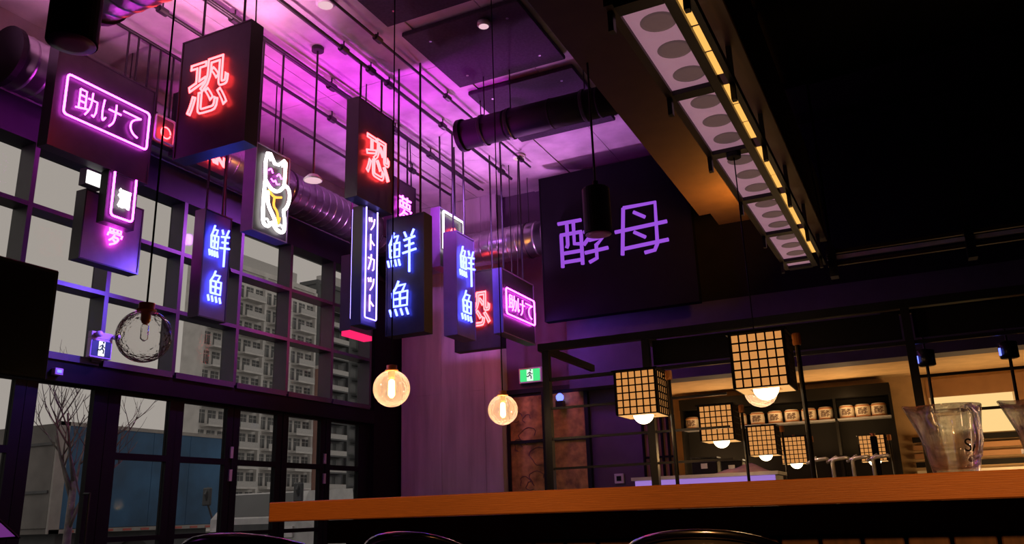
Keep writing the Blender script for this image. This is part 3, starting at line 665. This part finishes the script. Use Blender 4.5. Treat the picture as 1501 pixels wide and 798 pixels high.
MB().lathe([(.082, -.002), (.05, -.014), (.0001, -.018)], (p.x, p.y, zt), 22).build('diffuser', 'dome_glow', t, True); MB().tube([(p.x, p.y, zt + .055), (p.x, p.y, ZC)], .01, 6).build('rod', 'pipe', t); cyl(.06, ZC - .04, ZC, (p.x, p.y, 0)).build('ceiling_rose', 'pipe', t)
# ================================================================== LANTERNS
def lantern_proto():
    t = thing('grid_lantern', 'x', 'lantern', (0, 0, 0), 'square paper lanterns on poles')
    w, h = .14, .29
    for sx, sy in ((-1, -1), (-1, 1), (1, -1), (1, 1)): B((sx * w - .008, sy * w - .008, 0), (sx * w + .008, sy * w + .008, h)).build('corner_post', 'kitchen_dark', t)
    for fx_, fy_ in ((0, -1), (0, 1), (1, 0), (-1, 0)):
        lat = MB(); n = 6
        for k in range(n + 1):
            q = -w + 2 * w * k / n; zq = h * k / n
            if fx_ == 0:
                lat.box((q - .004, fy_ * w - .005, 0), (q + .004, fy_ * w + .005, h)); lat.box((-w, fy_ * w - .0045, zq - .004), (w, fy_ * w + .0045, zq + .004))
            else:
                lat.box((fx_ * w - .005, q - .004, 0), (fx_ * w + .005, q + .004, h)); lat.box((fx_ * w - .0045, -w, zq - .004), (fx_ * w + .0045, w, zq + .004))
        lat.build('lattice', 'kitchen_dark', t)
        i = w - .004
        a, b = ((-i, fy_ * i - .001, .003), (i, fy_ * i + .001, h - .003)) if fx_ == 0 else ((fx_ * i - .001, -i, .003), (fx_ * i + .001, i, h - .003))
        B(a, b).build('paper_panel', 'paper', t)
    MB().box((-w - .02, -w - .02, h), (w + .02, w + .02, h + .012)).build('top_board', 'kitchen_dark', t)
    MB().frame(lambda u, v, n: (u - w + .002, v - w + .002, n), 2 * w - .004, 2 * w - .004, .055, -.004, .002).build('bottom_board', 'paper_low', t)
    cyl(.016, h + .012, h + .03, (0, 0, 0), seg=10).build('top_knob', 'brass' if 'brass' in MATS else 'copper', t)
    MB().lathe([(.07 * math.sin(k * math.pi / 12) + .0002, .012 - .07 * math.cos(k * math.pi / 12)) for k in range(13)], (0, 0, 0), 18).build('bulb', 'bulb', t, True)
    MB().tube([(w + .005, w * .3, h - .03), (w + .045, w * .3, h - .03)], .008, 6).build('bracket', 'kitchen_dark', t)
    MB().lathe([(.02, h - .06), (.024, h - .05), (.024, h), (.02, h + .006)], (w + .045, w * .3, 0), 12).build('pole_cap', 'knob_wood', t)
    return t
lp = lantern_proto()
LANT = (('square paper lantern nearest the purple wall switch', 932, 575, 5.6), ('large square paper lantern with a glass globe glowing behind it', 1112, 527, 4.44), ('square paper lantern before the beige kitchen wall', 1050, 620, 7.0), ('square paper lantern half hidden by the pole of the large lantern', 1117, 646, 8.6), ('small square paper lantern beside the chrome taps', 1163, 660, 9.4), ('small square paper lantern behind a dark post near the kitchen pass', 1279, 657, 9.6))
roots = [lp] + [copy_tree(lp) for _ in LANT[1:]]
for o, (lab, u, v, D) in zip(roots, LANT):
    pt = CAM + (R @ Vector(((u - 750.5) / F, -(v - 399) / F, -1))) * D
    o.location = (pt.x, pt.y + .14, pt.z - .145); o['label'] = lab
    X_, Y_ = pt.x + .185, pt.y + .182
    MB().tube([(X_, Y_, pt.z + .09), (X_, Y_, .9551 if D < 6 else (0 if D < 8 else .851))], .013, 8).build('pole', 'dark_metal', o)
    lamp('POINT', (pt.x, pt.y + .14, pt.z - .26), (1, .55, .2), 3, size=.06, name='lantern_light')
sc1 = thing('service_counter', 'low dark service counter behind the bar carrying the lantern poles', 'counter', (-.8, 5.2, 0))
B((-1.9, 4.3, 0), (.6, 5.85, .92)).build('cabinet', 'kitchen_dark', sc1); B((-1.95, 4.25, .92), (.65, 5.9, .955)).build('top', 'kitchen_dark', sc1)
sc2 = thing('service_counter', 'low dark service counter in front of the kitchen shelf', 'counter', (-.8, 9.3, 0))
B((-1.9, 8.6, 0), (.4, 10.9, .82)).build('cabinet', 'kitchen_dark', sc2); B((-1.95, 8.55, .82), (.45, 10.95, .85)).build('top', 'kitchen_dark', sc2)
# ================================================================== STEEL GANTRY behind the bar
g = thing('steel_gantry', 'black steel frame with posts and thin rails behind the bar', 'frame', (-1.2, 6.3, 0))
YG = 6.2; XP = (-2.62, -1.78, .06, 1.9)
for x in XP: B((x - .028, YG - .028, 0), (x + .028, YG + .028, 2.29)).build('post', 'black_steel', g)
B((-2.68, YG - .035, 2.26), (3.6, YG + .035, 2.32)).build('top_beam', 'black_steel', g)
B((-2.6, YG - .018, 2.01), (3.6, YG + .018, 2.035)).build('rail', 'black_steel', g)
for z in (1.79, 1.55, 1.32): B((-2.6, YG - .01, z - .009), (-1.2, YG + .01, z + .009)).build('rail', 'black_steel', g)
for z in (1.79, 1.55): B((.08, YG - .01, z - .009), (1.9, YG + .01, z + .009)).build('rail', 'black_steel', g)
for x in XP: B((x - .02, YG + .036, 2.24), (x + .02, 7.3, 2.3)).build('depth_beam', 'black_steel', g)
B((.1, YG + .04, 2.06), (3.6, YG + .06, 2.25)).build('fascia_panel', 'fascia', g); B((-1.74, YG + .04, 2.06), (.02, YG + .06, 2.25)).build('fascia_panel', 'black_wall', g)
for lab, x in (('black heat lamp on a thin rod over the first pitcher', .15), ('black heat lamp on a thin rod over the second pitcher', .665)):
    t = thing('heat_lamp', lab, 'heat lamp', (x, 6.6, 1.6), 'black heat lamps behind the bar')
    MB().lathe([(.05, 1.91), (.06, 1.915), (.06, 2.02), (.03, 2.03)], (x, 6.6, 0), 16).build('housing', 'dark_metal', t, True)
    cyl(.008, 2.03, 2.3, (x, 6.6, 0), seg=6).build('drop_rod', 'black_steel', t); MB().tube([(x, 6.6, 1.915), (x - .012, 6.6, 1.3)], .012, 6).build('rod', 'black_steel', t); 
    cyl(.03, 1.27, 1.3, (x - .012, 6.6, 0), seg=10).build('tip', 'chrome', t); B((x - .062, 6.545, 1.93), (x - .05, 6.57, 1.98)).build('indicator', 'blue_led', t)
hb = tag(B((-.1, 6.57, 2.30), (2.2, 6.63, 2.34)).build('lamp_bar', 'black_steel'), 'black bar holding the two heat lamps', 'bar')
# ================================================================== KITCHEN
cb = thing('dark_cabinet', 'dark wall cabinet with a lit shelf behind the square lanterns', 'cabinet', (-1.3, 11.5, 0))
B((-2.84, 11.54, 0), (-.2, 11.6, 2.4)).build('back_board', 'kitchen_dark', cb); B((-2.84, 11.3, 0), (-.2, 11.54, 1.1)).build('base', 'kitchen_dark', cb)
B((-2.83, 11.3, 1.985), (-.22, 11.54, 2.005)).build('shelf', 'stainless', cb); B((-2.84, 11.28, 2.26), (-.2, 11.54, 2.40)).build('top', 'kitchen_dark', cb)
for x in (-2.84, -.879, -.23): B((x, 11.3, 1.1), (x + .03, 11.54, 2.26)).build('divider', 'kitchen_dark', cb)
bl = ['at the left end of the kitchen shelf', 'second on the kitchen shelf']
proto = None; ZS = 2.005
bx = [at(u, 610, y=11.42).x for u in (1014, 1084, 1110, 1136, 1161, 1186, 1211)] + [at(u, 604, y=11.42).x for u in (1241, 1265, 1289)]
for k, x in enumerate(bx):
    if proto is None:
        proto = o = thing('sake_barrel', 'small pale straw-wrapped sake barrel standing on the lit kitchen shelf', 'sake barrel', (x, 11.42, ZS), 'sake barrels on the kitchen shelf')
        MB().lathe([(.075, 0), (.088, .02), (.093, .08), (.088, .14), (.075, .165)], (x, 11.42, ZS), 18).build('barrel', 'cup_white', o, True)
        for z in (.018, .142): MB().lathe([(.087, z - .008), (.094, z), (.087, z + .008)], (x, 11.42, ZS), 18, cap=False).build('rope', 'knob_wood', o)
        mb = MB()
        for st in G['酵'] : mb.tube([(x + .094 * math.sin((a - 50) * .012), 11.42 - .094 * math.cos((a - 50) * .012), ZS + .04 + b * .0008) for a, b in st], .005, 4)
        mb.build('brush_mark', 'cup_ink', o)
    else: o = copy_tree(proto); o.location = (x, 11.42, ZS)
    if k == 0: o['label'] = 'sake barrel standing alone behind the square lantern at the beige wall'
    if 0 < k < 7: o['label'] = 'pale sake barrel in the row of six on the kitchen shelf'
    if k > 6: o['label'] = ('sake barrel next to the shelf divider, first of three', 'middle sake barrel of the three past the shelf divider', 'sake barrel at the shelf end nearest the kitchen pass')[k - 7]
for x in (-2.2, -1.5, -.7): lamp('POINT', (x, 11.15, 2.2), (1, .62, .28), 1.7, size=.05, name='shelf_light')
lamp('AREA', (-2.4, 10.9, 1.3), (1, .62, .3), 12, (-2.4, 11.3, 2.3), .5, name='kitchen_light')  # added light to brighten the beige wall, no fixture modelled
lamp('AREA', (-.8, 10.9, 1.6), (1, .6, .25), 10, (-.8, 11.0, 2.5), .8, name='kitchen_light')
lamp('AREA', (1.0, 10.8, 1.3), (1, .6, .25), 14, (1.0, 11.2, 2.5), .8, name='kitchen_light')
pw = thing('kitchen_pass', 'brightly lit kitchen pass window with stainless shelf', 'pass window', (.8, 11.55, 1.2))
x0, x1 = at(1366, 580, y=11.55).x, at(1485, 580, y=11.55).x
B((x0, 11.585, 1.75), (x1, 11.598, 2.20)).build('backlit_panel', 'pass_light', pw)
B((x0 - .05, 11.55, 2.2), (x1 + 1.2, 11.6, 2.42)).build('upper_panel', 'brown_wall', pw)
B((x0 - .04, 11.56, 1.2), (x0, 11.6, 2.2)).build('jamb', 'cup_white', pw); B((x1, 11.56, 1.2), (x1 + .04, 11.6, 2.2)).build('jamb', 'cup_white', pw)
for z, m in ((1.70, 'kitchen_dark'), (1.60, 'brown_wall'), (1.50, 'brown_wall'), (1.40, 'kitchen_dark'), (1.30, 'cup_white')): B((x0 - .3, 11.50, z - .03), (x1 + 1.2, 11.599, z + .03)).build('shelf', m, pw)
B((x1 + .04, 11.57, 1.73), (x1 + 1.2, 11.599, 2.2)).build('tile_wall', 'brown_wall', pw)
# lattice door
ld = thing('lattice_screen', 'wooden lattice screen with pale paper beside the purple wall', 'screen', (-2.9, 10.2, 0))
lx0, lx1 = -3.06, -2.66
B((lx0, 10.24, 0), (lx1, 10.25, 2.1)).build('paper', 'kitchen_wall', ld)
for k in range(6): x = lx0 + (lx1 - lx0) * k / 5; B((x - .012, 10.2, 0), (x + .012, 10.24, 2.1)).build('slat', 'kitchen_dark', ld)
for z in (1.2, 1.6, 1.9, 2.1): B((lx0, 10.205, z - .012), (lx1, 10.237, z + .012)).build('cross_slat', 'kitchen_dark', ld)
# prep counter with cloth, boxes, bag
pcn = thing('prep_counter', 'white topped prep counter glowing violet along its front', 'counter', (-1.9, 7.9, 0))
x0 = at(930, 698, y=7.9).x; x1 = at(1135, 690, y=7.9).x
B((x0, 7.92, 0), (x1, 8.4, 1.256)).build('cabinet', 'white_plastic', pcn); B((x0 - .03, 7.88, 1.255), (x1 + .03, 8.45, 1.285)).build('top', 'white_plastic', pcn)
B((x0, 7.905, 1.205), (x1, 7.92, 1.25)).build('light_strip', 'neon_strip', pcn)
mb = MB(); n = 14
for i in range(n + 1):
    for j in range(7):
        q, r_ = i / n, j / 6; mb.v.append((-1.72 + .5 * q, 7.93 + .27 * r_, 1.287 + .07 * math.sin(math.pi * q) * math.sin(math.pi * r_) * (1 + .3 * math.sin(9 * q + 4 * r_))))
mb.f = [(i * 7 + j, i * 7 + j + 1, i * 7 + 8 + j, i * 7 + 7 + j) for i in range(n) for j in range(6)]
tag(mb.build('folded_cloth', 'cloth', smooth=True), 'crumpled tan cloth heaped on the white prep counter', 'cloth')
for lab, u, w_, h_ in (('black box stacked at the edge of the prep counter', 1035, .24, .16), ('lower black box beside the stacked black box', 1075, .2, .12)):
    p = at(u, 690, y=8.3); t = thing('storage_box', lab, 'box', (p.x, 8.3, 1.286))
    B((p.x - w_ / 2, 8.24, 1.286), (p.x + w_ / 2, 8.4, 1.286 + h_)).build('bin', 'black_paint', t, bevel=.006); B((p.x - w_ / 2 - .01, 8.23, 1.286 + h_), (p.x + w_ / 2 + .01, 8.41, 1.3 + h_)).build('lid', 'dark_metal', t)
    B((p.x - .03, 8.232, 1.286 + h_ * .4), (p.x + .03, 8.24, 1.286 + h_ * .7)).build('latch', 'stainless', t)
# chrome taps
TY = 5.6
for k, u in enumerate((1192, 1222, 1252, 1282)):
    p = at(u, 690, y=TY); t = thing('beer_tap', ('chrome beer tap at the prep counter end of the tap row', 'second chrome beer tap from the prep counter', 'third chrome beer tap from the prep counter', 'chrome beer tap at the glass pitcher end of the tap row')[k], 'tap', (p.x, TY, .956), 'chrome beer taps behind the bar')
    cyl(.028, .956, .976, (p.x, TY, 0), seg=14).build('base', 'chrome', t, True)
    MB().tube([(p.x, TY, .97), (p.x, TY, 1.23), (p.x + .004, TY, 1.245), (p.x + .02, TY - .01, 1.252), (p.x + .085, TY - .03, 1.258), (p.x + .10, TY - .03, 1.25)], .012, 8).build('neck', 'chrome', t, True)
    MB().tube([(p.x - .035, TY + .02, 1.235), (p.x + .03, TY, 1.265)], [.009, .014], 8).build('lever', 'chrome', t, True)
pt = CAM + (R @ Vector(((1280 - 750.5) / F, -(640 - 399) / F, -1))) * 9.0
dp = thing('tap_column', 'dark slim column with a copper knob standing before the last small lantern', 'column', (pt.x, pt.y, .851))
B((pt.x - .035, pt.y - .03, .87), (pt.x + .035, pt.y + .03, pt.z)).build('shaft', 'kitchen_dark', dp, bevel=.006); B((pt.x - .06, pt.y - .05, .851), (pt.x + .06, pt.y + .05, .87)).build('foot', 'kitchen_dark', dp)
cyl(.022, pt.z, pt.z + .03, (pt.x, pt.y, 0), seg=12).build('knob', 'copper', dp)
# small wall things
def exit_sign(label, plane, c, uL, uR, vT, vB, lit):
    if plane == 'x':
        x0, x1 = at(uL, vB, y=c).x, at(uR, vB, y=c).x; z1, z0 = at(uL, vT, y=c).z, at(uL, vB, y=c).z; w, h = x1 - x0, z1 - z0
        fn = lambda u, v, n: (x0 + u, c - n, z0 + v)
    else:
        y0, y1 = at(uL, vB, x=c).y, at(uR, vB, x=c).y; z1, z0 = at(uL, vT, x=c).z, at(uL, vB, x=c).z; w, h = y1 - y0, z1 - z0
        fn = lambda u, v, n: (c + n, y0 + u, z0 + v)
    t = thing('exit_sign', label, 'exit sign', fn(w / 2, 0, -.03))
    B(fn(0, 0, -.05), fn(w, h, 0)).build('housing', 'pink_plastic', t, bevel=.004)
    B(fn(w * .06, h * .1, 0), fn(w * .94, h * .9, .004)).build('panel', 'neon_green' if lit else 'exit_green_dark', t)
    B(fn(w * .36, h * .12, .004), fn(w * .64, h * .88, .007)).build('doorway', 'exit_white' if lit else 'screen_white', t)
    man = MB(); c0, c1 = w * .5, h * .5; q = h * .3
    man.tube([fn(c0 + q * a, c1 + q * b, .009) for a, b in ((.1, .75), (.02, .05), (-.35, -.3), (-.75, -.25))], q * .13, 5)
    man.tube([fn(c0 + q * a, c1 + q * b, .009) for a, b in ((.02, .05), (.35, -.3), (.3, -.85))], q * .13, 5)
    man.tube([fn(c0 + q * a, c1 + q * b, .009) for a, b in ((-.5, .2), (-.2, .55), (.12, .6), (.4, .2), (.7, .3))], q * .1, 5)
    man.tube([fn(c0 + q * .22, c1 + q * .92, .009), fn(c0 + q * .22, c1 + q * 1.2, .009)], q * .17, 6)
    man.build('running_figure', 'exit_green_dark', t)
    return t, fn, w, h
exit_sign('green lit running man exit sign on the back wall', 'x', YB + .12, 761, 794, 541, 563, True)
B((0, 0, 0), (0, 0, 0)) if False else None
ex, fn, w, h = exit_sign('lilac framed exit sign with a dark green panel on the window grid', 'y', XW + .09, 131, 163, 494, 523, False)
B(fn(0, h, -.05), fn(w, h * 1.35, 0)).build('battery_box', 'pink_plastic', ex, bevel=.004)
for q in (.22, 1.05): MB().lathe([(.02, 0), (.028, .02), (.028, .05)], fn(w * q, h * 1.2, 0), 12, 'x').build('spot_head', 'pink_plastic', ex, True)
B(fn(w * .3, -.03, -.09), fn(w * .7, h, -.05)).build('bracket', 'frame_paint', ex)
p = at(856, 600, y=YB + .19); t = thing('wall_switch', 'small white wall switch on the purple wall', 'switch', (p.x, YB + .19, p.z)); B((p.x - .04, YB + .17, p.z - .09), (p.x + .04, YB + .2, p.z + .08)).build('plate', 'white_plastic', t, bevel=.004); B((p.x - .025, YB + .16, p.z + .0), (p.x + .025, YB + .17, p.z + .03)).build('rocker', 'dark_metal', t)
p = at(908, 702, y=YB + .19); t = thing('wall_socket', 'white square wall socket on the purple wall above the counter', 'socket', (p.x, YB + .19, p.z)); B((p.x - .06, YB + .17, p.z - .06), (p.x + .06, YB + .2, p.z + .06)).build('plate', 'white_plastic', t, bevel=.004); B((p.x - .03, YB + .165, p.z - .03), (p.x + .03, YB + .17, p.z + .03)).build('outlet', 'dark_metal', t)
p = at(818, 582, y=YB); t = thing('blue_beacon', 'small blue glowing beacon in front of the poster door', 'beacon', (p.x, YB + .1, p.z)); MB().lathe([(.03, 0), (.05, .03), (.05, .07), (.02, .1)], (p.x, YB + .06, p.z - .05), 14).build('dome', 'blue_led', t, True); B((p.x - .05, YB + .02, p.z - .14), (p.x + .05, YB + .119, p.z - .05)).build('base', 'dark_metal', t)
p = at(87, 545, x=XW + .05); t = thing('door_sensor', 'small violet sensor box on the beam over the entrance door', 'sensor', (XW + .02, p.y, p.z)); B((XW, p.y - .04, p.z - .03), (XW + .05, p.y + .04, p.z + .03)).build('box', 'pink_plastic', t, bevel=.004); B((XW + .05, p.y - .02, p.z - .01), (XW + .054, p.y + .02, p.z + .015)).build('led', 'blue_led', t)
# ================================================================== WASH LIGHTS (coloured ones added out of sight to tint ceiling, windows, pillar, fascia)
def wash(label, loc, target, color, power, spot=2.2, lens='lens_magenta', size=.08, rod_to=5.34):
    loc = Vector(loc); t = thing('wash_light', label, 'wash light', loc, 'small wash lights on the ceiling pipes')
    d = (Vector(target) - loc).normalized()
    MB().tube([loc - d * .14, loc - d * .01], [.04, .05], 12).build('housing', 'black_paint', t)
    MB().tube([loc - d * .012, loc - d * .004], .042, 12).build('lens', lens, t)
    MB().tube([loc - d * .08, (loc.x, loc.y, rod_to)], .007, 5).build('bracket', 'pipe', t)
    lamp('SPOT', loc + d * .01, color, power, target, size, t, spot, .9, 'wash')
glow('lens_violet', (.3, .1, .9), .5); glow('lens_pink', (1, .2, .5), .5); glow('lens_warm', (1, .6, .25), 1.)
wash('added pink wash light aimed at the ceiling behind the red kanji signs', (-4.72, 6.58, 3.87), (-4.5, 6.9, ZC), (.85, .05, 1), 185, 2.4, rod_to=ZC)
wash('added pink wash light aimed at the ceiling above the purple hiragana sign', (-4.55, 4.72, 4.45), (-4.8, 4.5, ZC), (1, .36, .66), 120, 2.4, rod_to=ZC)
wash('added rose wash light aimed at the ceiling over the window duct', (-5.5, 6.08, 4.24), (-5.6, 5.9, ZC), (.95, .10, .75), 85, 2.4, rod_to=ZC)
wash('added rose wash light aimed at the ceiling over the near end of the window duct', (-5.95, 3.15, 4.5), (-5.5, 3.6, ZC), (1, .35, .75), 95, 2.4, rod_to=ZC)
wash('added lilac wash light aimed at the ceiling corner by the pillar', (-5.4, 8.54, 3.89), (-5.3, 8.6, ZC), (.85, .25, .95), 130, 2.5, rod_to=ZC)
wash('added violet wash light aimed at the ceiling over the silver duct', (-4.33, 9.25, 3.63), (-3.7, 8.2, ZC), (.8, .28, .9), 190, 2.4, rod_to=ZC)
wash('added violet wash light aimed at the concrete pillar', (-3.784, 7.4, 4.95), (-5.6, 10.1, 2.6), (.58, .18, 1), 250, 1.1, 'lens_violet', rod_to=ZC - .06)
wash('added violet wash light aimed at the fascia beneath the kanji board', (-4.125, 9.1, 3.18), (-3.1, 9.95, 2.95), (.30, .10, 1), 60, 1.8, 'lens_violet', rod_to=ZC)
wash('added blue wash light aimed at the near window grid', (-5.62, 5.52, 3.22), (-6.6, 4.7, 2.75), (.16, .09, 1), 170, 1.35, 'lens_violet', rod_to=ZC)
wash('added violet wash light aimed at the middle window grid', (-5.3, 7.6, 4.6), (-6.6, 6.3, 3.2), (.55, .10, 1), 280, 1.4, 'lens_violet', rod_to=ZC)
wash('added red pink wash light aimed at the far window grid', (-5.1, 8.04, 3.43), (-6.6, 7.9, 3.2), (1, .10, .35), 80, 1.2, 'lens_pink', rod_to=ZC)
for lab, x in (('warm spotlight over the end of the counter', -2.0), ('warm spotlight over the middle of the counter', -.4), ('warm spotlight over the glass pitchers', .9)):
    wash(lab, (x, .55, 2.3), (x, 2.8, 1.0), (1, .46, .13), 95, .95, 'lens_warm', .06, ZC - .02)
# ================================================================== OUTSIDE
gr = B((-400, -120, -.35), (-6.95, 400, -.15)).build('ground_street', 'road'); struct(gr, 'grey street outside the windows')
XT = -14.0
tr = thing('box_trailer', 'blue sided box trailer parked across the street', 'trailer', (XT - 1.2, 12.3, -.15))
B((XT - 2.4, 10.32, .9), (XT - .03, 14.4, 2.84)).build('body', 'trailer_grey', tr)
for k in range(4): B((XT - .03, 10.5 + .97 * k, .98), (XT, 10.5 + .97 * (k + 1) - .008, 2.80)).build('side_panel', 'trailer_blue', tr)
for z in (.9, 2.80): B((XT - .04, 10.3, z), (XT + .012, 14.4, z + .07)).build('edge_rail', 'trailer_edge', tr)
B((XT - .04, 10.28, .9), (XT + .012, 10.5, 2.87)).build('corner_post', 'trailer_edge', tr)
for k in range(9): B((XT + .012, 10.6 + k * .42, .91), (XT + .018, 10.8 + k * .42, .95)).build('reflector', 'reflector', tr)
for x in (XT - 2.3, XT - 1.16): B((x, 10.29, 1.0), (x + 1.1, 10.32, 2.7)).build('rear_door', 'trailer_grey', tr)
for z in (1.6, 2.45): B((XT - 2.35, 10.26, z), (XT - .1, 10.29, z + .05)).build('rear_bar', 'tower_dark', tr)
for y in (11.2, 12.3):
    for x in (XT - 2.2, XT - .35): MB().lathe([(.42, 0), (.45, .05), (.45, .2), (.42, .25)], (x, y, .30), 18, 'x').build('wheel', 'tyre', tr, True)
B((XT - 2.2, 10.6, .55), (XT - .2, 14.2, .9)).build('chassis', 'tower_dark', tr)
# tree
tree = thing('bare_tree', 'leafless young street tree outside the entrance door', 'tree', (-9.4, 7.15, -.15))
tm = MB()
def branch(p, d, L, r, lev):
    pts = [p]; q = p.copy(); dd = d.copy()
    for i in range(4): dd = (dd + Vector((random.uniform(-.12, .12), random.uniform(-.12, .12), .10))).normalized(); q = q + dd * L / 4; pts.append(q.copy())
    tm.tube(pts, [r * (1 - .13 * i) for i in range(5)], 5)
    if lev > 0:
        for i in range(3 if lev > 1 else 2):
            a = random.uniform(0, 6.28); nd = (dd + Vector((math.cos(a), math.sin(a), .1)) * .75).normalized(); branch(pts[random.choice((2, 3, 4))], nd, L * .68, r * .5, lev - 1)
base = Vector((-9.4, 7.15, -.15))
MB().tube([base, base + Vector((.01, .02, .9)), base + Vector((-.02, .05, 1.75))], [.055, .048, .04], 8).build('trunk', 'bark', tree, True)
for i in range(6):
    a = i * 1.05; branch(base + Vector((-.005, .03, 1.1 + .12 * i)), Vector((.55 * math.cos(a), .55 * math.sin(a), 1)).normalized(), .85, .024, 3)
tm.build('branches', 'bark', tree, True)
# white truck cab
tk = thing('white_truck', 'white truck cab with black mirror arms parked beyond the folding doors', 'truck', (-10.6, 12.6, -.15))
mb = MB(); mb._add([(-11.8, 11.9, .4), (-9.8, 11.9, .4), (-9.8, 11.9, 1.05), (-11.8, 11.9, 1.05), (-9.9, 12.3, 1.5), (-11.7, 12.3, 1.5), (-9.9, 13.6, 1.55), (-11.7, 13.6, 1.55), (-9.8, 13.6, .4), (-11.8, 13.6, .4)],
    [(0, 1, 2, 3), (3, 2, 4, 5), (5, 4, 6, 7), (1, 8, 6, 4, 2), (0, 3, 5, 7, 9), (9, 7, 6, 8), (1, 0, 9, 8)]); mb.build('cab', 'truck_white', tk)
mb = MB(); mb._add([(-11.65, 11.92, 1.085), (-9.95, 11.92, 1.085), (-10.02, 12.27, 1.475), (-11.58, 12.27, 1.475)], [(0, 1, 2, 3)]); mb.build('windscreen', 'tower_glass', tk)
B((-11.75, 11.86, .45), (-9.85, 11.9, .6)).build('bumper', 'tower_dark', tk); B((-11.4, 11.87, .7), (-10.2, 11.9, .95)).build('grille', 'tower_dark', tk)
for x in (-11.6, -10.0): B((x - .12, 11.86, .72), (x + .12, 11.9, .9)).build('headlamp', 'white_plastic', tk)
for sx in (-11.85, -9.75):
    MB().tube([(sx, 12.0, 1.05), (sx + .02, 11.75, 1.5), (sx, 11.85, 1.62)], .02, 6).build('mirror_arm', 'tower_dark', tk); MB().box((sx - .1, 11.8, 1.3), (sx + .1, 11.86, 1.62)).build('mirror', 'tower_dark', tk, bevel=.02)
for x in (-11.7, -10.1):
    for y in (12.2, 13.3): MB().lathe([(.3, 0), (.32, .04), (.32, .2), (.3, .24)], (x, y, .17), 16, 'x').build('wheel', 'tyre', tk, True)
# apartment tower
def tower(label, x, y0, y1, z1, nb, m, fh=3.0, recess=True, win=True):
    t = thing('apartment_tower', label, 'building', (x - 8, (y0 + y1) / 2, -.15), 'towers beyond the street')
    B((x - 5, y0, -.15), (x - 1.2, y1, z1)).build('core', m, t); nf = int(z1 / fh)
    w = (y1 - y0) / nb
    wm = B((-.12, -w * .36, .45), (.05, w * .36, 2.45)).mesh('window', 'tower_glass'); fmz = MB().box((.05, -w * .02, .45), (.1, w * .02, 2.45)).box((.05, -w * .36, 1.9), (.1, w * .36, 1.98)).mesh('window_bar', 'tower_rail')
    bal = B((-1.2, -w * .98, -.14), (.55, w * .98, .14)).mesh('balcony_slab', m); rl = B((.45, -w * .98, .14), (.55, w * .98, 1.0)).mesh('balcony_front', 'tower_rail')
    def put(me, loc, par):
        o = bpy.data.objects.new(me.name, me); COL.objects.link(o); o.parent = par; o.location = Vector(loc) - wloc(par); return o
    for f in range(nf):
        z = f * fh
        for b in range(nb):
            wo = put(wm, (x - 1.2, y0 + w * (b + .5), z), t)
            if win: put(fmz, (x - 1.2, y0 + w * (b + .5), z), wo)
        if recess:
            for b in range(1, nb - 1, 3): bo = put(bal, (x, y0 + w * (b + .5), z), t); put(rl, (x, y0 + w * (b + .5), z), bo)
    for k in range(0, nb + 1, 3): B((x - 1.2, y0 + w * k - .25, -.15), (x - .6, y0 + w * k + .25, z1)).build('pier', m, t)
    B((x - 4.6, y0 + 4, z1 + .8), (x - 2, y1 - 4, z1 + 3)).build('roof_plant', 'tower_rail', t); B((x - 5.2, y0 - .2, z1), (x - .9, y1 + .2, z1 + .8)).build('parapet', m, t)
tower('tall pale concrete apartment tower with stacked balconies beyond the windows', -95, 92.5, 119, 41, 12, 'tower_concrete')
tower('dark apartment tower standing past the reddish brick building', -97, 122.2, 142, 44, 6, 'tower_dark', recess=True, win=False)
t = thing('brick_building', 'narrow reddish brick building between the two towers', 'building', (-95, 120.6, -.15))
B((-96, 119.4, -.15), (-94, 121.8, 27)).build('wall', 'tower_brick', t)
for f in range(8): B((-94.0, 120.1, 1.2 + f * 3), (-93.9, 121.2, 3 + f * 3)).build('window', 'tower_glass', t)
B((-96.1, 119.3, 27), (-93.8, 121.9, 27.6)).build('parapet', 'tower_concrete', t)
